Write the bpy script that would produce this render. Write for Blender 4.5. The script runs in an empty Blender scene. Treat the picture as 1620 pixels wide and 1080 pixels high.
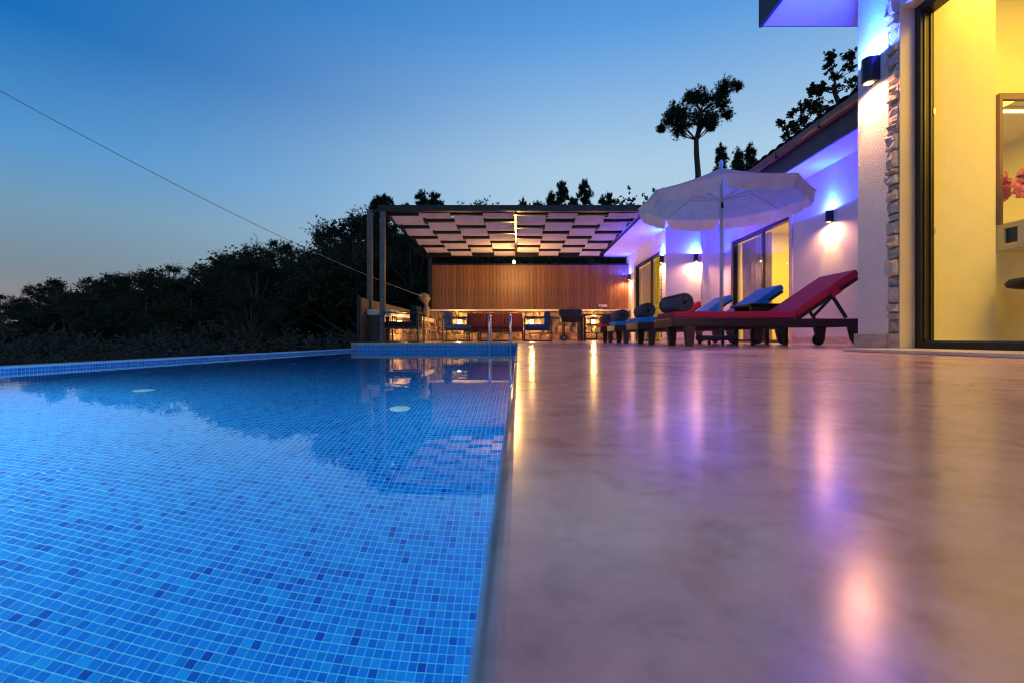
import bpy, math, random
import numpy as np
from mathutils import Vector, Matrix
R = math.radians
sc = bpy.context.scene
C = sc.collection

# ------------------------------------------------------------------ camera, sky, exposure
HC = 0.0855                       # the camera stands on the deck
cd = bpy.data.cameras.new('camera'); cam = bpy.data.objects.new('camera', cd); C.objects.link(cam)
cam.location = (0, 0, HC); cam.rotation_euler = (R(90), 0, 0)
cd.sensor_width = 36; cd.lens = 16; cd.shift_x = -10/1620; cd.shift_y = -5.5/1620
cd.clip_start = 0.01; cd.clip_end = 3000
cd.dof.use_dof = True; cd.dof.focus_distance = 7.0; cd.dof.aperture_fstop = 9.0
sc.camera = cam

w = bpy.data.worlds.new('World'); sc.world = w; w.use_nodes = True
nt = w.node_tree; N = nt.nodes; L = nt.links
def ramp(nodes, stops):
    r = nodes.new('ShaderNodeValToRGB'); e = r.color_ramp.elements
    while len(e) < len(stops): e.new(0.5)
    for el, (p, c) in zip(e, stops): el.position = p; el.color = (*c, 1)
    return r
tc = N.new('ShaderNodeTexCoord'); sx = N.new('ShaderNodeSeparateXYZ'); L.new(tc.outputs['Generated'], sx.inputs[0])
west = ramp(N, [(0, (.34,.24,.21)), (.05, (.285,.25,.26)), (.105, (.20,.255,.305)), (.2, (.17,.325,.47)), (.29, (.085,.30,.615)), (.44, (.0,.145,.48)), (.60, (.0,.128,.43)), (.76, (.0,.055,.21)), (1, (.0,.025,.11))])
east = ramp(N, [(0, (.52,.60,.66)), (.1, (.50,.62,.70)), (.2, (.48,.65,.79)), (.352, (.40,.60,.785)), (.56, (.10,.33,.74)), (.76, (.01,.12,.38)), (1, (.002,.035,.14))])
L.new(sx.outputs['Z'], west.inputs[0]); L.new(sx.outputs['Z'], east.inputs[0])
mr = N.new('ShaderNodeMapRange'); mr.interpolation_type = 'SMOOTHSTEP'
mr.inputs[1].default_value = -.78; mr.inputs[2].default_value = .20
L.new(sx.outputs['X'], mr.inputs[0])
mx = N.new('ShaderNodeMix'); mx.data_type = 'RGBA'
L.new(mr.outputs[0], mx.inputs[0]); L.new(west.outputs[0], mx.inputs[6]); L.new(east.outputs[0], mx.inputs[7])
L.new(mx.outputs[2], N['Background'].inputs[0]); N['Background'].inputs[1].default_value = 1.0

vs = sc.view_settings
vs.view_transform = 'Standard'; vs.look = 'None'; vs.exposure = 0; vs.gamma = 1; vs.use_curve_mapping = False
sc.render.engine = 'CYCLES'
cy = sc.cycles
cy.use_denoising = True; cy.max_bounces = 10; cy.diffuse_bounces = 4; cy.glossy_bounces = 5; cy.transmission_bounces = 8; cy.transparent_max_bounces = 12
cy.pixel_filter_type = 'BLACKMAN_HARRIS'; cy.filter_width = 1.15
cy.sample_clamp_indirect = 6; cy.blur_glossy = 0.5
cy.caustics_reflective = False

# ------------------------------------------------------------------ materials
def newmat(name):
    m = bpy.data.materials.new(name); m.use_nodes = True
    return m, m.node_tree.nodes, m.node_tree.links, m.node_tree.nodes['Principled BSDF']
def pmat(name, col, rough=.6, metal=0, spec=.5, var=0, vscale=8, bump=0, bscale=60, island=0, stretch=None, rvar=0, col2=None):
    m, n, l, b = newmat(name)
    b.inputs['Base Color'].default_value = (*col, 1); b.inputs['Roughness'].default_value = rough
    b.inputs['Metallic'].default_value = metal; b.inputs['Specular IOR Level'].default_value = spec
    t = n.new('ShaderNodeTexCoord'); mp = n.new('ShaderNodeMapping'); l.new(t.outputs['Object'], mp.inputs[0])
    if stretch: mp.inputs['Scale'].default_value = stretch
    if var or col2:
        ns = n.new('ShaderNodeTexNoise'); ns.inputs['Scale'].default_value = vscale; ns.inputs['Detail'].default_value = 6
        l.new(mp.outputs[0], ns.inputs['Vector'])
        a = tuple(max(0, c*(1-var)) for c in col); c2 = col2 or tuple(min(1, c*(1+var)) for c in col)
        r = ramp(n, [(.3, a), (.7, c2)]); l.new(ns.outputs[0], r.inputs[0]); out = r.outputs[0]
        if island:
            g = n.new('ShaderNodeObjectInfo'); hv = n.new('ShaderNodeHueSaturation')
            mm = n.new('ShaderNodeMapRange'); mm.inputs[3].default_value = 1-island; mm.inputs[4].default_value = 1+island
            l.new(g.outputs['Random'], mm.inputs[0]); l.new(mm.outputs[0], hv.inputs['Value']); l.new(out, hv.inputs['Color']); out = hv.outputs[0]
        l.new(out, b.inputs['Base Color'])
        if rvar:
            m2 = n.new('ShaderNodeMapRange'); m2.inputs[3].default_value = rough-rvar; m2.inputs[4].default_value = rough+rvar
            l.new(ns.outputs[0], m2.inputs[0]); l.new(m2.outputs[0], b.inputs['Roughness'])
    if bump:
        nb = n.new('ShaderNodeTexNoise'); nb.inputs['Scale'].default_value = bscale; nb.inputs['Detail'].default_value = 5
        l.new(mp.outputs[0], nb.inputs['Vector'])
        bp = n.new('ShaderNodeBump'); bp.inputs['Strength'].default_value = 1; bp.inputs['Distance'].default_value = bump
        l.new(nb.outputs[0], bp.inputs['Height']); l.new(bp.outputs[0], b.inputs['Normal'])
    return m
def emat(name, col, st):
    m, n, l, b = newmat(name); e = n.new('ShaderNodeEmission'); e.inputs[0].default_value = (*col, 1); e.inputs[1].default_value = st
    l.new(e.outputs[0], n['Material Output'].inputs[0]); return m
def leafmat(name, col, var=.35):
    m, n, l, b = newmat(name)
    g = n.new('ShaderNodeNewGeometry'); oi = n.new('ShaderNodeObjectInfo')
    r = ramp(n, [(0, tuple(c*(1-var) for c in col)), (1, tuple(c*(1+var) for c in col))]); l.new(g.outputs['Random Per Island'], r.inputs[0])
    l.new(r.outputs[0], b.inputs['Base Color']); b.inputs['Roughness'].default_value = .75; b.inputs['Specular IOR Level'].default_value = .2
    return m
M = {}
M['plaster'] = pmat('white_plaster', (.72,.70,.69), .85, spec=.2, var=.04, vscale=3, bump=.0016, bscale=90)
M['stucco'] = pmat('coarse_stucco', (.72,.70,.68), .9, spec=.2, var=.05, vscale=5, bump=.009, bscale=85)
M['soffit'] = pmat('white_soffit', (.75,.74,.74), .8, spec=.2, var=.02)
M['fascia'] = pmat('dark_fascia', (.035,.045,.06), .6, var=.2)
M['gutter'] = pmat('brown_gutter', (.13,.05,.03), .4, var=.2)
M['rooftile'] = pmat('clay_rooftile', (.16,.06,.035), .7, var=.3, island=.2)
M['travertine'] = pmat('travertine', (.52,.41,.30), .35, var=.25, vscale=9, bump=.0008, bscale=40, stretch=(1,1,3))
M['cream_marble'] = pmat('cream_marble', (.66,.58,.47), .3, var=.08, vscale=4)
M['inside_wall'] = pmat('inside_wall', (.74,.72,.64), .85, var=.02, bump=.0004, bscale=70)
M['inside_floor'] = pmat('inside_floor', (.5,.42,.34), .35, var=.1)
M['black_frame'] = pmat('black_aluminium', (.018,.016,.016), .35, metal=.3, var=.1)
M['black_metal'] = pmat('black_metal', (.02,.02,.023), .4, metal=.5, var=.2)
M['steel_post'] = pmat('grey_steel', (.10,.09,.095), .35, metal=.7, var=.2)
M['chrome'] = pmat('chrome', (.75,.76,.8), .08, metal=1)
M['stone'] = pmat('field_stone', (.23,.16,.11), .85, var=.65, vscale=7, bump=.01, bscale=25, island=.35)
M['mortar'] = pmat('pale_mortar', (.34,.27,.20), .95, var=.25, bump=.006, bscale=40)
M['cladding'] = pmat('pale_split_stone', (.50,.44,.37), .9, var=.25, vscale=12, bump=.012, bscale=40, island=.2)
M['ledge'] = pmat('ledge_marble', (.62,.53,.45), .3, var=.12, vscale=5)
M['board'] = pmat('varnished_board', (.21,.092,.030), .45, var=.35, vscale=5, island=.22, stretch=(8,8,.6), bump=.001, bscale=30)
M['dark_board'] = pmat('weathered_board', (.16,.075,.04), .6, var=.3, vscale=5, island=.2, stretch=(8,1,8))
M['lounger_wood'] = pmat('dark_stained_wood', (.035,.018,.013), .4, var=.35, vscale=6, stretch=(1,8,8))
M['leg_wood'] = pmat('worn_brown_wood', (.075,.035,.022), .5, var=.4, vscale=10, stretch=(8,8,1))
M['wheel'] = pmat('black_rubber', (.012,.011,.012), .5)
M['red_cloth'] = pmat('red_cloth', (.55,.018,.05), .8, var=.08, vscale=6, bump=.0012, bscale=220)
M['blue_cloth'] = pmat('blue_cloth', (.008,.25,.70), .8, var=.08, vscale=6, bump=.0012, bscale=220)
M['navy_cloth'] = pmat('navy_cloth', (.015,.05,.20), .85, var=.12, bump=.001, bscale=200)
M['maroon_cloth'] = pmat('maroon_cloth', (.10,.007,.012), .85, var=.12, bump=.001, bscale=200)
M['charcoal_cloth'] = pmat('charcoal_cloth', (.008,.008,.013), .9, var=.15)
M['towel'] = pmat('grey_terry', (.10,.095,.115), .95, spec=.15, var=.2, vscale=40, bump=.004, bscale=260)
M['umbrella'] = None
def cloth(name, col, tr=.35, bump=.001, bscale=60):
    m, n, l, b = newmat(name)
    d = n.new('ShaderNodeBsdfDiffuse'); t = n.new('ShaderNodeBsdfTranslucent'); mixn = n.new('ShaderNodeMixShader')
    tcn = n.new('ShaderNodeTexCoord'); ns = n.new('ShaderNodeTexNoise'); ns.inputs['Scale'].default_value = bscale*.12; ns.inputs['Detail'].default_value = 5
    l.new(tcn.outputs['Object'], ns.inputs['Vector'])
    r = ramp(n, [(.3, tuple(c*.9 for c in col)), (.7, tuple(min(1, c*1.06) for c in col))]); l.new(ns.outputs[0], r.inputs[0])
    l.new(r.outputs[0], d.inputs[0]); l.new(r.outputs[0], t.inputs[0]); mixn.inputs[0].default_value = tr
    bp = n.new('ShaderNodeBump'); bp.inputs['Distance'].default_value = bump*6; l.new(ns.outputs[0], bp.inputs['Height']); l.new(bp.outputs[0], d.inputs['Normal'])
    l.new(d.outputs[0], mixn.inputs[1]); l.new(t.outputs[0], mixn.inputs[2]); l.new(mixn.outputs[0], n['Material Output'].inputs[0])
    return m
M['umbrella'] = cloth('umbrella_canvas', (.94,.90,.92), .58)
M['canvas'] = cloth('pergola_canvas', (.80,.67,.58), .40, bscale=40)
M['curtain'] = cloth('heavy_curtain', (.50,.44,.44), .06)
M['green_curtain'] = cloth('green_curtain', (.35,.40,.03), .4)
M['sack'] = cloth('tied_canvas', (.34,.24,.16), .15, bump=.004)
M['white_paint'] = pmat('white_paint', (.75,.73,.72), .45)
M['door_white'] = pmat('door_white', (.66,.62,.55), .5)
M['wardrobe'] = pmat('wardrobe_wood', (.22,.11,.05), .5, var=.2, stretch=(8,8,1))
M['mirror_frame'] = pmat('mirror_frame', (.20,.11,.06), .4, var=.15)
M['petal'] = pmat('pink_petal', (.75,.16,.30), .7, var=.3, vscale=30)
M['petal'] = cloth('peony_petal', (.95,.46,.60), .5)
M['leaf_dark'] = pmat('vase_leaf', (.05,.09,.02), .6)
M['pink_glass'] = pmat('pink_vase', (.6,.2,.25), .15)
M['bark'] = pmat('bark', (.07,.05,.04), .95, var=.4, bump=.02, bscale=12)
M['pine'] = leafmat('pine_needles', (.028,.036,.022))
M['leaf'] = leafmat('broad_leaves', (.033,.042,.022))
M['shrub'] = leafmat('grey_shrub', (.075,.082,.066), .45)
M['ground'] = pmat('dry_ground', (.07,.06,.045), .95, var=.5, vscale=.25, col2=(.10,.10,.06))
M['blue_tile'] = pmat('blue_mosaic', (.005,.19,.62), .4, spec=.2, var=.10, vscale=40)
M['pale_tile'] = pmat('pale_mosaic', (.007,.225,.64), .4, spec=.2, var=.10, vscale=40)
M['deep_tile'] = pmat('deep_mosaic', (.003,.07,.38), .4, spec=.2, var=.12, vscale=40)
def tilemat(name, col, v=.30):
    m, n, l, b = newmat(name); b.inputs['Roughness'].default_value = .35; b.inputs['Specular IOR Level'].default_value = .25
    ge = n.new('ShaderNodeNewGeometry'); oi = n.new('ShaderNodeObjectInfo'); ad = n.new('ShaderNodeMath'); fr = n.new('ShaderNodeMath'); fr.operation = 'FRACT'
    l.new(ge.outputs['Random Per Island'], ad.inputs[0]); l.new(oi.outputs['Random'], ad.inputs[1]); l.new(ad.outputs[0], fr.inputs[0])
    tcn = n.new('ShaderNodeTexCoord'); ns = n.new('ShaderNodeTexNoise'); ns.inputs['Scale'].default_value = 160; ns.inputs['Detail'].default_value = 4; l.new(tcn.outputs['Object'], ns.inputs[0])
    r = ramp(n, [(0, (col[0]*.5, col[1]*(1-v), col[2]*(1-v*.55))), (.5, col), (1, (col[0]*2.2, col[1]*(1+v), col[2]*(1+v*.4)))]); l.new(fr.outputs[0], r.inputs[0])
    mm = n.new('ShaderNodeMapRange'); mm.inputs[3].default_value = .8; mm.inputs[4].default_value = 1.2; l.new(ns.outputs[0], mm.inputs[0])
    hv = n.new('ShaderNodeHueSaturation'); l.new(mm.outputs[0], hv.inputs['Value']); l.new(r.outputs[0], hv.inputs['Color']); l.new(hv.outputs[0], b.inputs['Base Color'])
    return m
M['blue_tile'] = tilemat('blue_mosaic', (.004,.185,.60)); M['pale_tile'] = tilemat('pale_mosaic', (.006,.24,.63), .25); M['deep_tile'] = tilemat('deep_mosaic', (.003,.085,.43), .35)
M['grout'] = pmat('pool_grout', (.27,.64,.82), .8, var=.06)
M['inlet'] = pmat('white_inlet', (.8,.82,.8), .4)
M['lamp_body'] = pmat('lamp_body', (.02,.022,.03), .35, metal=.4)
M['concrete'] = pmat('concrete', (.3,.28,.26), .9, var=.2, bump=.004)
M['rope'] = pmat('rope', (.35,.33,.32), .8)
M['glassware'] = None

def glassy(name, tint=(1,1,1), refl=1.0):
    m, n, l, b = newmat(name)
    tr = n.new('ShaderNodeBsdfTransparent'); tr.inputs[0].default_value = (*tint, 1)
    gl = n.new('ShaderNodeBsdfGlossy'); gl.inputs['Roughness'].default_value = .01
    fr = n.new('ShaderNodeFresnel'); fr.inputs[0].default_value = 1.5
    mu = n.new('ShaderNodeMath'); mu.operation = 'MULTIPLY'; mu.inputs[1].default_value = refl
    ge = n.new('ShaderNodeNewGeometry'); iv = n.new('ShaderNodeMath'); iv.operation = 'SUBTRACT'; iv.inputs[0].default_value = 1
    l.new(ge.outputs['Backfacing'], iv.inputs[1]); m3 = n.new('ShaderNodeMath'); m3.operation = 'MULTIPLY'
    l.new(fr.outputs[0], m3.inputs[0]); l.new(iv.outputs[0], m3.inputs[1]); l.new(m3.outputs[0], mu.inputs[0])
    mixn = n.new('ShaderNodeMixShader'); l.new(mu.outputs[0], mixn.inputs[0]); l.new(tr.outputs[0], mixn.inputs[1]); l.new(gl.outputs[0], mixn.inputs[2])
    l.new(mixn.outputs[0], n['Material Output'].inputs[0]); return m
M['pane'] = glassy('window_pane', (.93,.96,.95))
M['glassware'] = glassy('drinking_glass', (.9,.9,.88), 2.0)
m, n, l, b = newmat('mirror'); b.inputs['Metallic'].default_value = 1; b.inputs['Roughness'].default_value = .02; b.inputs['Base Color'].default_value = (.9,.9,.88,1); M['mirror'] = m

# polished marble deck: cloudy beige with soft brown veins, uneven polish
m, n, l, b = newmat('polished_marble'); M['marble'] = m
tcn = n.new('ShaderNodeTexCoord')
mp = n.new('ShaderNodeMapping'); mp.inputs['Rotation'].default_value = (0,0,R(25)); l.new(tcn.outputs['Object'], mp.inputs[0])
n1 = n.new('ShaderNodeTexNoise'); n1.inputs['Scale'].default_value = 2.2; n1.inputs['Detail'].default_value = 8; n1.inputs['Roughness'].default_value = .62; n1.inputs['Distortion'].default_value = 1.2
n2 = n.new('ShaderNodeTexNoise'); n2.inputs['Scale'].default_value = 26; n2.inputs['Detail'].default_value = 7; n2.inputs['Roughness'].default_value = .65; n2.inputs['Distortion'].default_value = .8
l.new(mp.outputs[0], n1.inputs[0]); l.new(mp.outputs[0], n2.inputs[0])
r1 = ramp(n, [(.30, (.44,.22,.20)), (.48, (.72,.43,.40)), (.7, (.86,.60,.57))]); l.new(n1.outputs[0], r1.inputs[0])
r2 = ramp(n, [(.28, (.52,.45,.42)), (.46, (.86,.83,.82)), (.64, (1,1,1))]); l.new(n2.outputs[0], r2.inputs[0])
mm = n.new('ShaderNodeMix'); mm.data_type = 'RGBA'; mm.blend_type = 'MULTIPLY'; mm.inputs[0].default_value = .8
l.new(r1.outputs[0], mm.inputs[6]); l.new(r2.outputs[0], mm.inputs[7]); l.new(mm.outputs[2], b.inputs['Base Color'])
rr = n.new('ShaderNodeMapRange'); rr.inputs[3].default_value = .13; rr.inputs[4].default_value = .29; l.new(n2.outputs[0], rr.inputs[0]); l.new(rr.outputs[0], b.inputs['Roughness'])
b.inputs['Specular IOR Level'].default_value = 1.0
n3 = n.new('ShaderNodeTexNoise'); n3.inputs['Scale'].default_value = 5; n3.inputs['Detail'].default_value = 3; l.new(tcn.outputs['Object'], n3.inputs[0])
bp = n.new('ShaderNodeBump'); bp.inputs['Distance'].default_value = .0012; l.new(n3.outputs[0], bp.inputs['Height']); l.new(bp.outputs[0], b.inputs['Normal'])

# pool water: real dielectric surface with faint ripples
m, n, l, b = newmat('pool_water'); M['water'] = m
g = n.new('ShaderNodeBsdfGlass'); g.inputs['IOR'].default_value = 1.33; g.inputs['Roughness'].default_value = 0; g.inputs['Color'].default_value = (.86,.97,1,1)
tcn = n.new('ShaderNodeTexCoord')
na = n.new('ShaderNodeTexNoise'); na.inputs['Scale'].default_value = 1.6; na.inputs['Detail'].default_value = 3
nb = n.new('ShaderNodeTexNoise'); nb.inputs['Scale'].default_value = 9; nb.inputs['Detail'].default_value = 2
nc = n.new('ShaderNodeTexNoise'); nc.inputs['Scale'].default_value = .9; nc.inputs['Detail'].default_value = 1
for q in (na, nb, nc): l.new(tcn.outputs['Object'], q.inputs[0])
rg = n.new('ShaderNodeMapRange'); rg.inputs[1].default_value = .5; rg.inputs[2].default_value = .75; rg.inputs[3].default_value = .05; rg.inputs[4].default_value = .5; l.new(nc.outputs[0], rg.inputs[0])
mu = n.new('ShaderNodeMath'); mu.operation = 'MULTIPLY'; l.new(nb.outputs[0], mu.inputs[0]); l.new(rg.outputs[0], mu.inputs[1])
ad = n.new('ShaderNodeMath'); ad.operation = 'MULTIPLY_ADD'; ad.inputs[1].default_value = .35; l.new(na.outputs[0], ad.inputs[0]); l.new(mu.outputs[0], ad.inputs[2])
bp = n.new('ShaderNodeBump'); bp.inputs['Distance'].default_value = .0024; l.new(ad.outputs[0], bp.inputs['Height']); l.new(bp.outputs[0], g.inputs['Normal'])
l.new(g.outputs[0], n['Material Output'].inputs[0])

# ------------------------------------------------------------------ mesh helpers
class MB:
    def __init__(s): s.v = []; s.f = []; s.mi = []; s.cur = 0
    def face(s, idx): s.f.append(idx); s.mi.append(s.cur)
    def poly(s, pts):
        k = len(s.v); s.v += [tuple(p) for p in pts]; s.face(list(range(k, k+len(pts))))
    def box(s, x0, x1, y0, y1, z0, z1):
        k = len(s.v)
        s.v += [(x0,y0,z0),(x1,y0,z0),(x1,y1,z0),(x0,y1,z0),(x0,y0,z1),(x1,y0,z1),(x1,y1,z1),(x0,y1,z1)]
        for q in ((3,2,1,0),(4,5,6,7),(0,1,5,4),(1,2,6,5),(2,3,7,6),(3,0,4,7)): s.face([k+i for i in q])
        return s
    def hexa(s, a, b):                      # two quads a (bottom) and b (top), both ccw from above
        k = len(s.v); s.v += [tuple(p) for p in a] + [tuple(p) for p in b]
        for q in ((3,2,1,0),(4,5,6,7),(0,1,5,4),(1,2,6,5),(2,3,7,6),(3,0,4,7)): s.face([k+i for i in q])
        return s
    def bar(s, p0, p1, w, h):               # rectangular bar between points
        p0 = Vector(p0); p1 = Vector(p1); d = (p1-p0).normalized()
        up = Vector((0,0,1)) if abs(d.z) < .95 else Vector((0,1,0))
        a = d.cross(up).normalized()*w/2; c = a.cross(d).normalized()*h/2
        A = [p0-a-c, p0+a-c, p0+a+c, p0-a+c]; B = [p1-a-c, p1+a-c, p1+a+c, p1-a+c]
        k = len(s.v); s.v += [tuple(p) for p in A+B]
        for q in ((0,1,2,3),(7,6,5,4),(0,4,5,1),(1,5,6,2),(2,6,7,3),(3,7,4,0)): s.face([k+i for i in q])
        return s
    def tube(s, pts, radii, nn=8, caps=True):
        pts = [Vector(p) for p in pts]
        if not hasattr(radii, '__len__'): radii = [radii]*len(pts)
        k0 = len(s.v); prev = None
        for i, p in enumerate(pts):
            d = (pts[min(i+1, len(pts)-1)] - pts[max(i-1, 0)]).normalized()
            if prev is None:
                up = Vector((0,0,1)) if abs(d.z) < .9 else Vector((1,0,0)); a = d.cross(up).normalized()
            else:
                a = (prev - d*prev.dot(d)).normalized()
            prev = a; c = d.cross(a)
            for j in range(nn):
                t = 2*math.pi*j/nn; s.v.append(tuple(p + (a*math.cos(t) + c*math.sin(t))*radii[i]))
        for i in range(len(pts)-1):
            for j in range(nn):
                j2 = (j+1) % nn; s.face([k0+i*nn+j, k0+i*nn+j2, k0+(i+1)*nn+j2, k0+(i+1)*nn+j])
        if caps:
            s.face([k0+j for j in range(nn)][::-1]); e = k0+(len(pts)-1)*nn; s.face([e+j for j in range(nn)])
        return s
    def lathe(s, c, prof, nn=16):            # prof: (r, z) list, bottom to top
        k = len(s.v)
        for r, z in prof:
            for j in range(nn):
                t = 2*math.pi*j/nn; s.v.append((c[0]+r*math.cos(t), c[1]+r*math.sin(t), c[2]+z))
        for i in range(len(prof)-1):
            for j in range(nn):
                j2 = (j+1) % nn; s.face([k+i*nn+j, k+i*nn+j2, k+(i+1)*nn+j2, k+(i+1)*nn+j])
        s.face([k+j for j in range(nn)][::-1]); e = k+(len(prof)-1)*nn; s.face([e+j for j in range(nn)])
        return s
    def grid(s, fn, nu, nv):
        k = len(s.v)
        for i in range(nu+1):
            for j in range(nv+1): s.v.append(tuple(fn(i/nu, j/nv)))
        for i in range(nu):
            for j in range(nv):
                a = k+i*(nv+1)+j; s.face([a, a+nv+1, a+nv+2, a+1])
        return s
    def mesh(s, name, mats):
        me = bpy.data.meshes.new(name); me.from_pydata(s.v, [], s.f)
        for q in (mats if isinstance(mats, (list, tuple)) else [mats]): me.materials.append(q)
        if isinstance(mats, (list, tuple)): me.polygons.foreach_set('material_index', s.mi)
        me.update(); return me
    def build(s, name, mats, parent=None, smooth=False, bevel=0, local=False, seg=2):
        if parent is not None and not local:
            r = parent
            while r.parent: r = r.parent
            o = r.location; s.v = [(x-o[0], y-o[1], z-o[2]) for x, y, z in s.v]
        ob = link(name, s.mesh(name, mats), parent)
        if smooth: ob.data.polygons.foreach_set('use_smooth', [True]*len(ob.data.polygons))
        if bevel:
            bm = ob.modifiers.new('bevel', 'BEVEL'); bm.width = bevel; bm.segments = seg; bm.limit_method = 'ANGLE'; bm.angle_limit = R(40)
        return ob
def link(name, data, parent=None):
    o = bpy.data.objects.new(name, data); C.objects.link(o)
    if parent is not None: o.parent = parent
    return o
def tag(o, label=None, cat=None, group=None, kind=None):
    if label: o['label'] = label
    if cat: o['category'] = cat
    if group: o['group'] = group
    if kind: o['kind'] = kind
    return o
def thing(name, label, cat, loc=(0,0,0), group=None):
    o = bpy.data.objects.new(name, None); C.objects.link(o); o.location = loc; o.empty_display_size = .1
    return tag(o, label, cat, group)
def kids(o): return list(o.children)
def copy_tree(o, parent=None):
    c = o.copy(); C.objects.link(c)
    if parent is not None: c.parent = parent
    for ch in kids(o): copy_tree(ch, c)
    return c
def lamp(kind, name, loc, energy, col, parent=None, **kw):
    d = bpy.data.lights.new(name, kind); d.energy = energy; d.color = col
    rot = kw.pop('rot', None)
    for k, v in kw.items(): setattr(d, k, v)
    o = bpy.data.objects.new(name, d); C.objects.link(o)
    if parent is not None:
        o.parent = parent; r = parent
        while r.parent: r = r.parent
        loc = Vector(loc) - r.location
    o.location = loc
    if rot: o.rotation_euler = rot
    return o
def at(x, y, D): return Vector(((x-820)/720*D, D, HC-(y-534.5)/720*D))

# ------------------------------------------------------------------ terrain
def sst(a, b, x): t = min(1, max(0, (x-a)/(b-a))); return t*t*(3-2*t)
def gz(x, y):
    z = -1.9 + 1.1*sst(-16, -4, x)*sst(16, 9, y)*0
    z += 9*sst(18, 95, y)*sst(-110, 0, x) + 5*sst(22, 60, y)*sst(-6, 22, x)
    z += 3.0*sst(40, 140, math.hypot(x, y))
    z += .35*math.sin(x*.21+1)*math.sin(y*.17) * sst(6, 20, math.hypot(x+2, y-4))
    return z
xs = sorted(set([-1500,-700,-350,-220,-160,160,220,350,700,1500] + list(range(-130, 131, 5))))
ys = sorted(set([-1500,-600,-200,-90,-40,170,200,260,350,700,1500] + list(range(-20, 151, 5))))
t = MB()
t.v = [(x, y, gz(x, y)) for x in xs for y in ys]
ny = len(ys)
for i in range(len(xs)-1):
    for j in range(ny-1): t.face([i*ny+j, (i+1)*ny+j, (i+1)*ny+j+1, i*ny+j+1])
tag(t.build('ground', M['ground'], smooth=True), kind='structure')

# ------------------------------------------------------------------ pool
ZW, ZF, YR = -.15, -1.35, 8.70          # water, pool floor, front of the patio
EDGE = -.0145                            # deck edge over the pool
def rimx(y): return -3.57 + .088*(y-3.13)
pool = link('pool', None); tag(pool, kind='structure')
def tile_arrays(org, u, v, nu, nv, keep, rng, pitch=.025, gap=.0032, hgt=.0006):
    org = np.array(org); u = np.array(u, float); v = np.array(v, float); nrm = np.cross(u, v)
    I, J = np.meshgrid(np.arange(nu), np.arange(nv), indexing='ij'); I = I.ravel(); J = J.ravel()
    k = keep(org + np.outer((I+.5)*pitch, u) + np.outer((J+.5)*pitch, v)); I = I[k]; J = J[k]
    a0 = I*pitch+gap/2; a1 = (I+1)*pitch-gap/2; b0 = J*pitch+gap/2; b1 = (J+1)*pitch-gap/2
    def P(a, b, h): return org + a[:,None]*u + b[:,None]*v + h*nrm
    q = [P(a0,b0,0), P(a1,b0,0), P(a1,b1,0), P(a0,b1,0), P(a0,b0,hgt), P(a1,b0,hgt), P(a1,b1,hgt), P(a0,b1,hgt)]
    V = np.stack(q, 1); F = np.array([(4,5,6,7),(0,1,5,4),(1,2,6,5),(2,3,7,6),(3,0,4,7)])
    cen = org + np.outer((I+.5)*pitch, u) + np.outer((J+.5)*pitch, v)
    r = rng.random(len(I)); mat = np.where(r < .062, 2, np.where(r < .30, 1, 0))
    return V, F, cen, mat
def tile_mesh(name, V, F, mat, parent):
    n = len(V); me = bpy.data.meshes.new(name)
    verts = V.reshape(-1, 3).astype(np.float32); faces = (np.arange(n)[:,None,None]*8 + F[None]).reshape(-1, 4).astype(np.int32)
    me.vertices.add(len(verts)); me.vertices.foreach_set('co', verts.ravel())
    me.loops.add(faces.size); me.loops.foreach_set('vertex_index', faces.ravel())
    me.polygons.add(len(faces)); me.polygons.foreach_set('loop_start', np.arange(0, faces.size, 4, dtype=np.int32))
    for q in ('blue_tile', 'pale_tile', 'deep_tile'): me.materials.append(M[q])
    me.polygons.foreach_set('material_index', np.repeat(mat, 5).astype(np.int32))
    me.update(calc_edges=True); me.validate(); me.polygons.foreach_set('use_smooth', np.zeros(len(me.polygons), bool))
    o = link(name, me, parent); tag(o, kind='stuff'); return o
rng = np.random.default_rng(4)
V, F, cen, mat = tile_arrays((-4.0,-.6,ZF), (1,0,0), (0,1,0), 160, 396, lambda c: (c[:,0] > -3.57+.088*(c[:,1]-3.13)+.02) & (c[:,0] < EDGE-.005) & (c[:,1] < YR), rng)
# which tiles show largest: follow the refracted ray to each tile
rad = np.hypot(cen[:,0], cen[:,1]); lo = np.zeros_like(rad); hi = rad.copy(); hh = HC-ZW; dd = ZW-ZF
for _ in range(50):
    md = (lo+hi)/2; s_ = md/np.hypot(md, hh)/1.33; tot = md + dd*s_/np.sqrt(1-s_*s_)
    lo = np.where(tot < rad, md, lo); hi = np.where(tot < rad, hi, md)
Dw = lo*cen[:,1]/np.maximum(rad, 1e-6)
py = np.where(cen[:,1] > .2, 534.5+720*hh/np.maximum(Dw, 1e-3), 1e9); px = 820+720*cen[:,0]/np.maximum(cen[:,1], 1e-3)
inview = (py < 1078) & (px > 4) & (px < 736+ (1080-py)*.16)
order = np.argsort(np.where(inview, cen[:,1]*1.0 + .0*rad, 1e9))[:300]
single = np.zeros(len(cen), bool); single[order] = True
tile_mesh('floor_tiles', V[~single], F, mat[~single], pool)
tm = {}
for k, mn in enumerate(('blue_tile', 'pale_tile', 'deep_tile')):
    q = MB(); h = .0109
    q.hexa([(-h,-h,0),(h,-h,0),(h,h,0),(-h,h,0)], [(-h,-h,.0006),(h,-h,.0006),(h,h,.0006),(-h,h,.0006)]); tm[k] = q.mesh('tile', M[mn])
for i in order:
    o = link('tile', tm[int(mat[i])], pool); o.location = tuple(cen[i])
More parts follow.
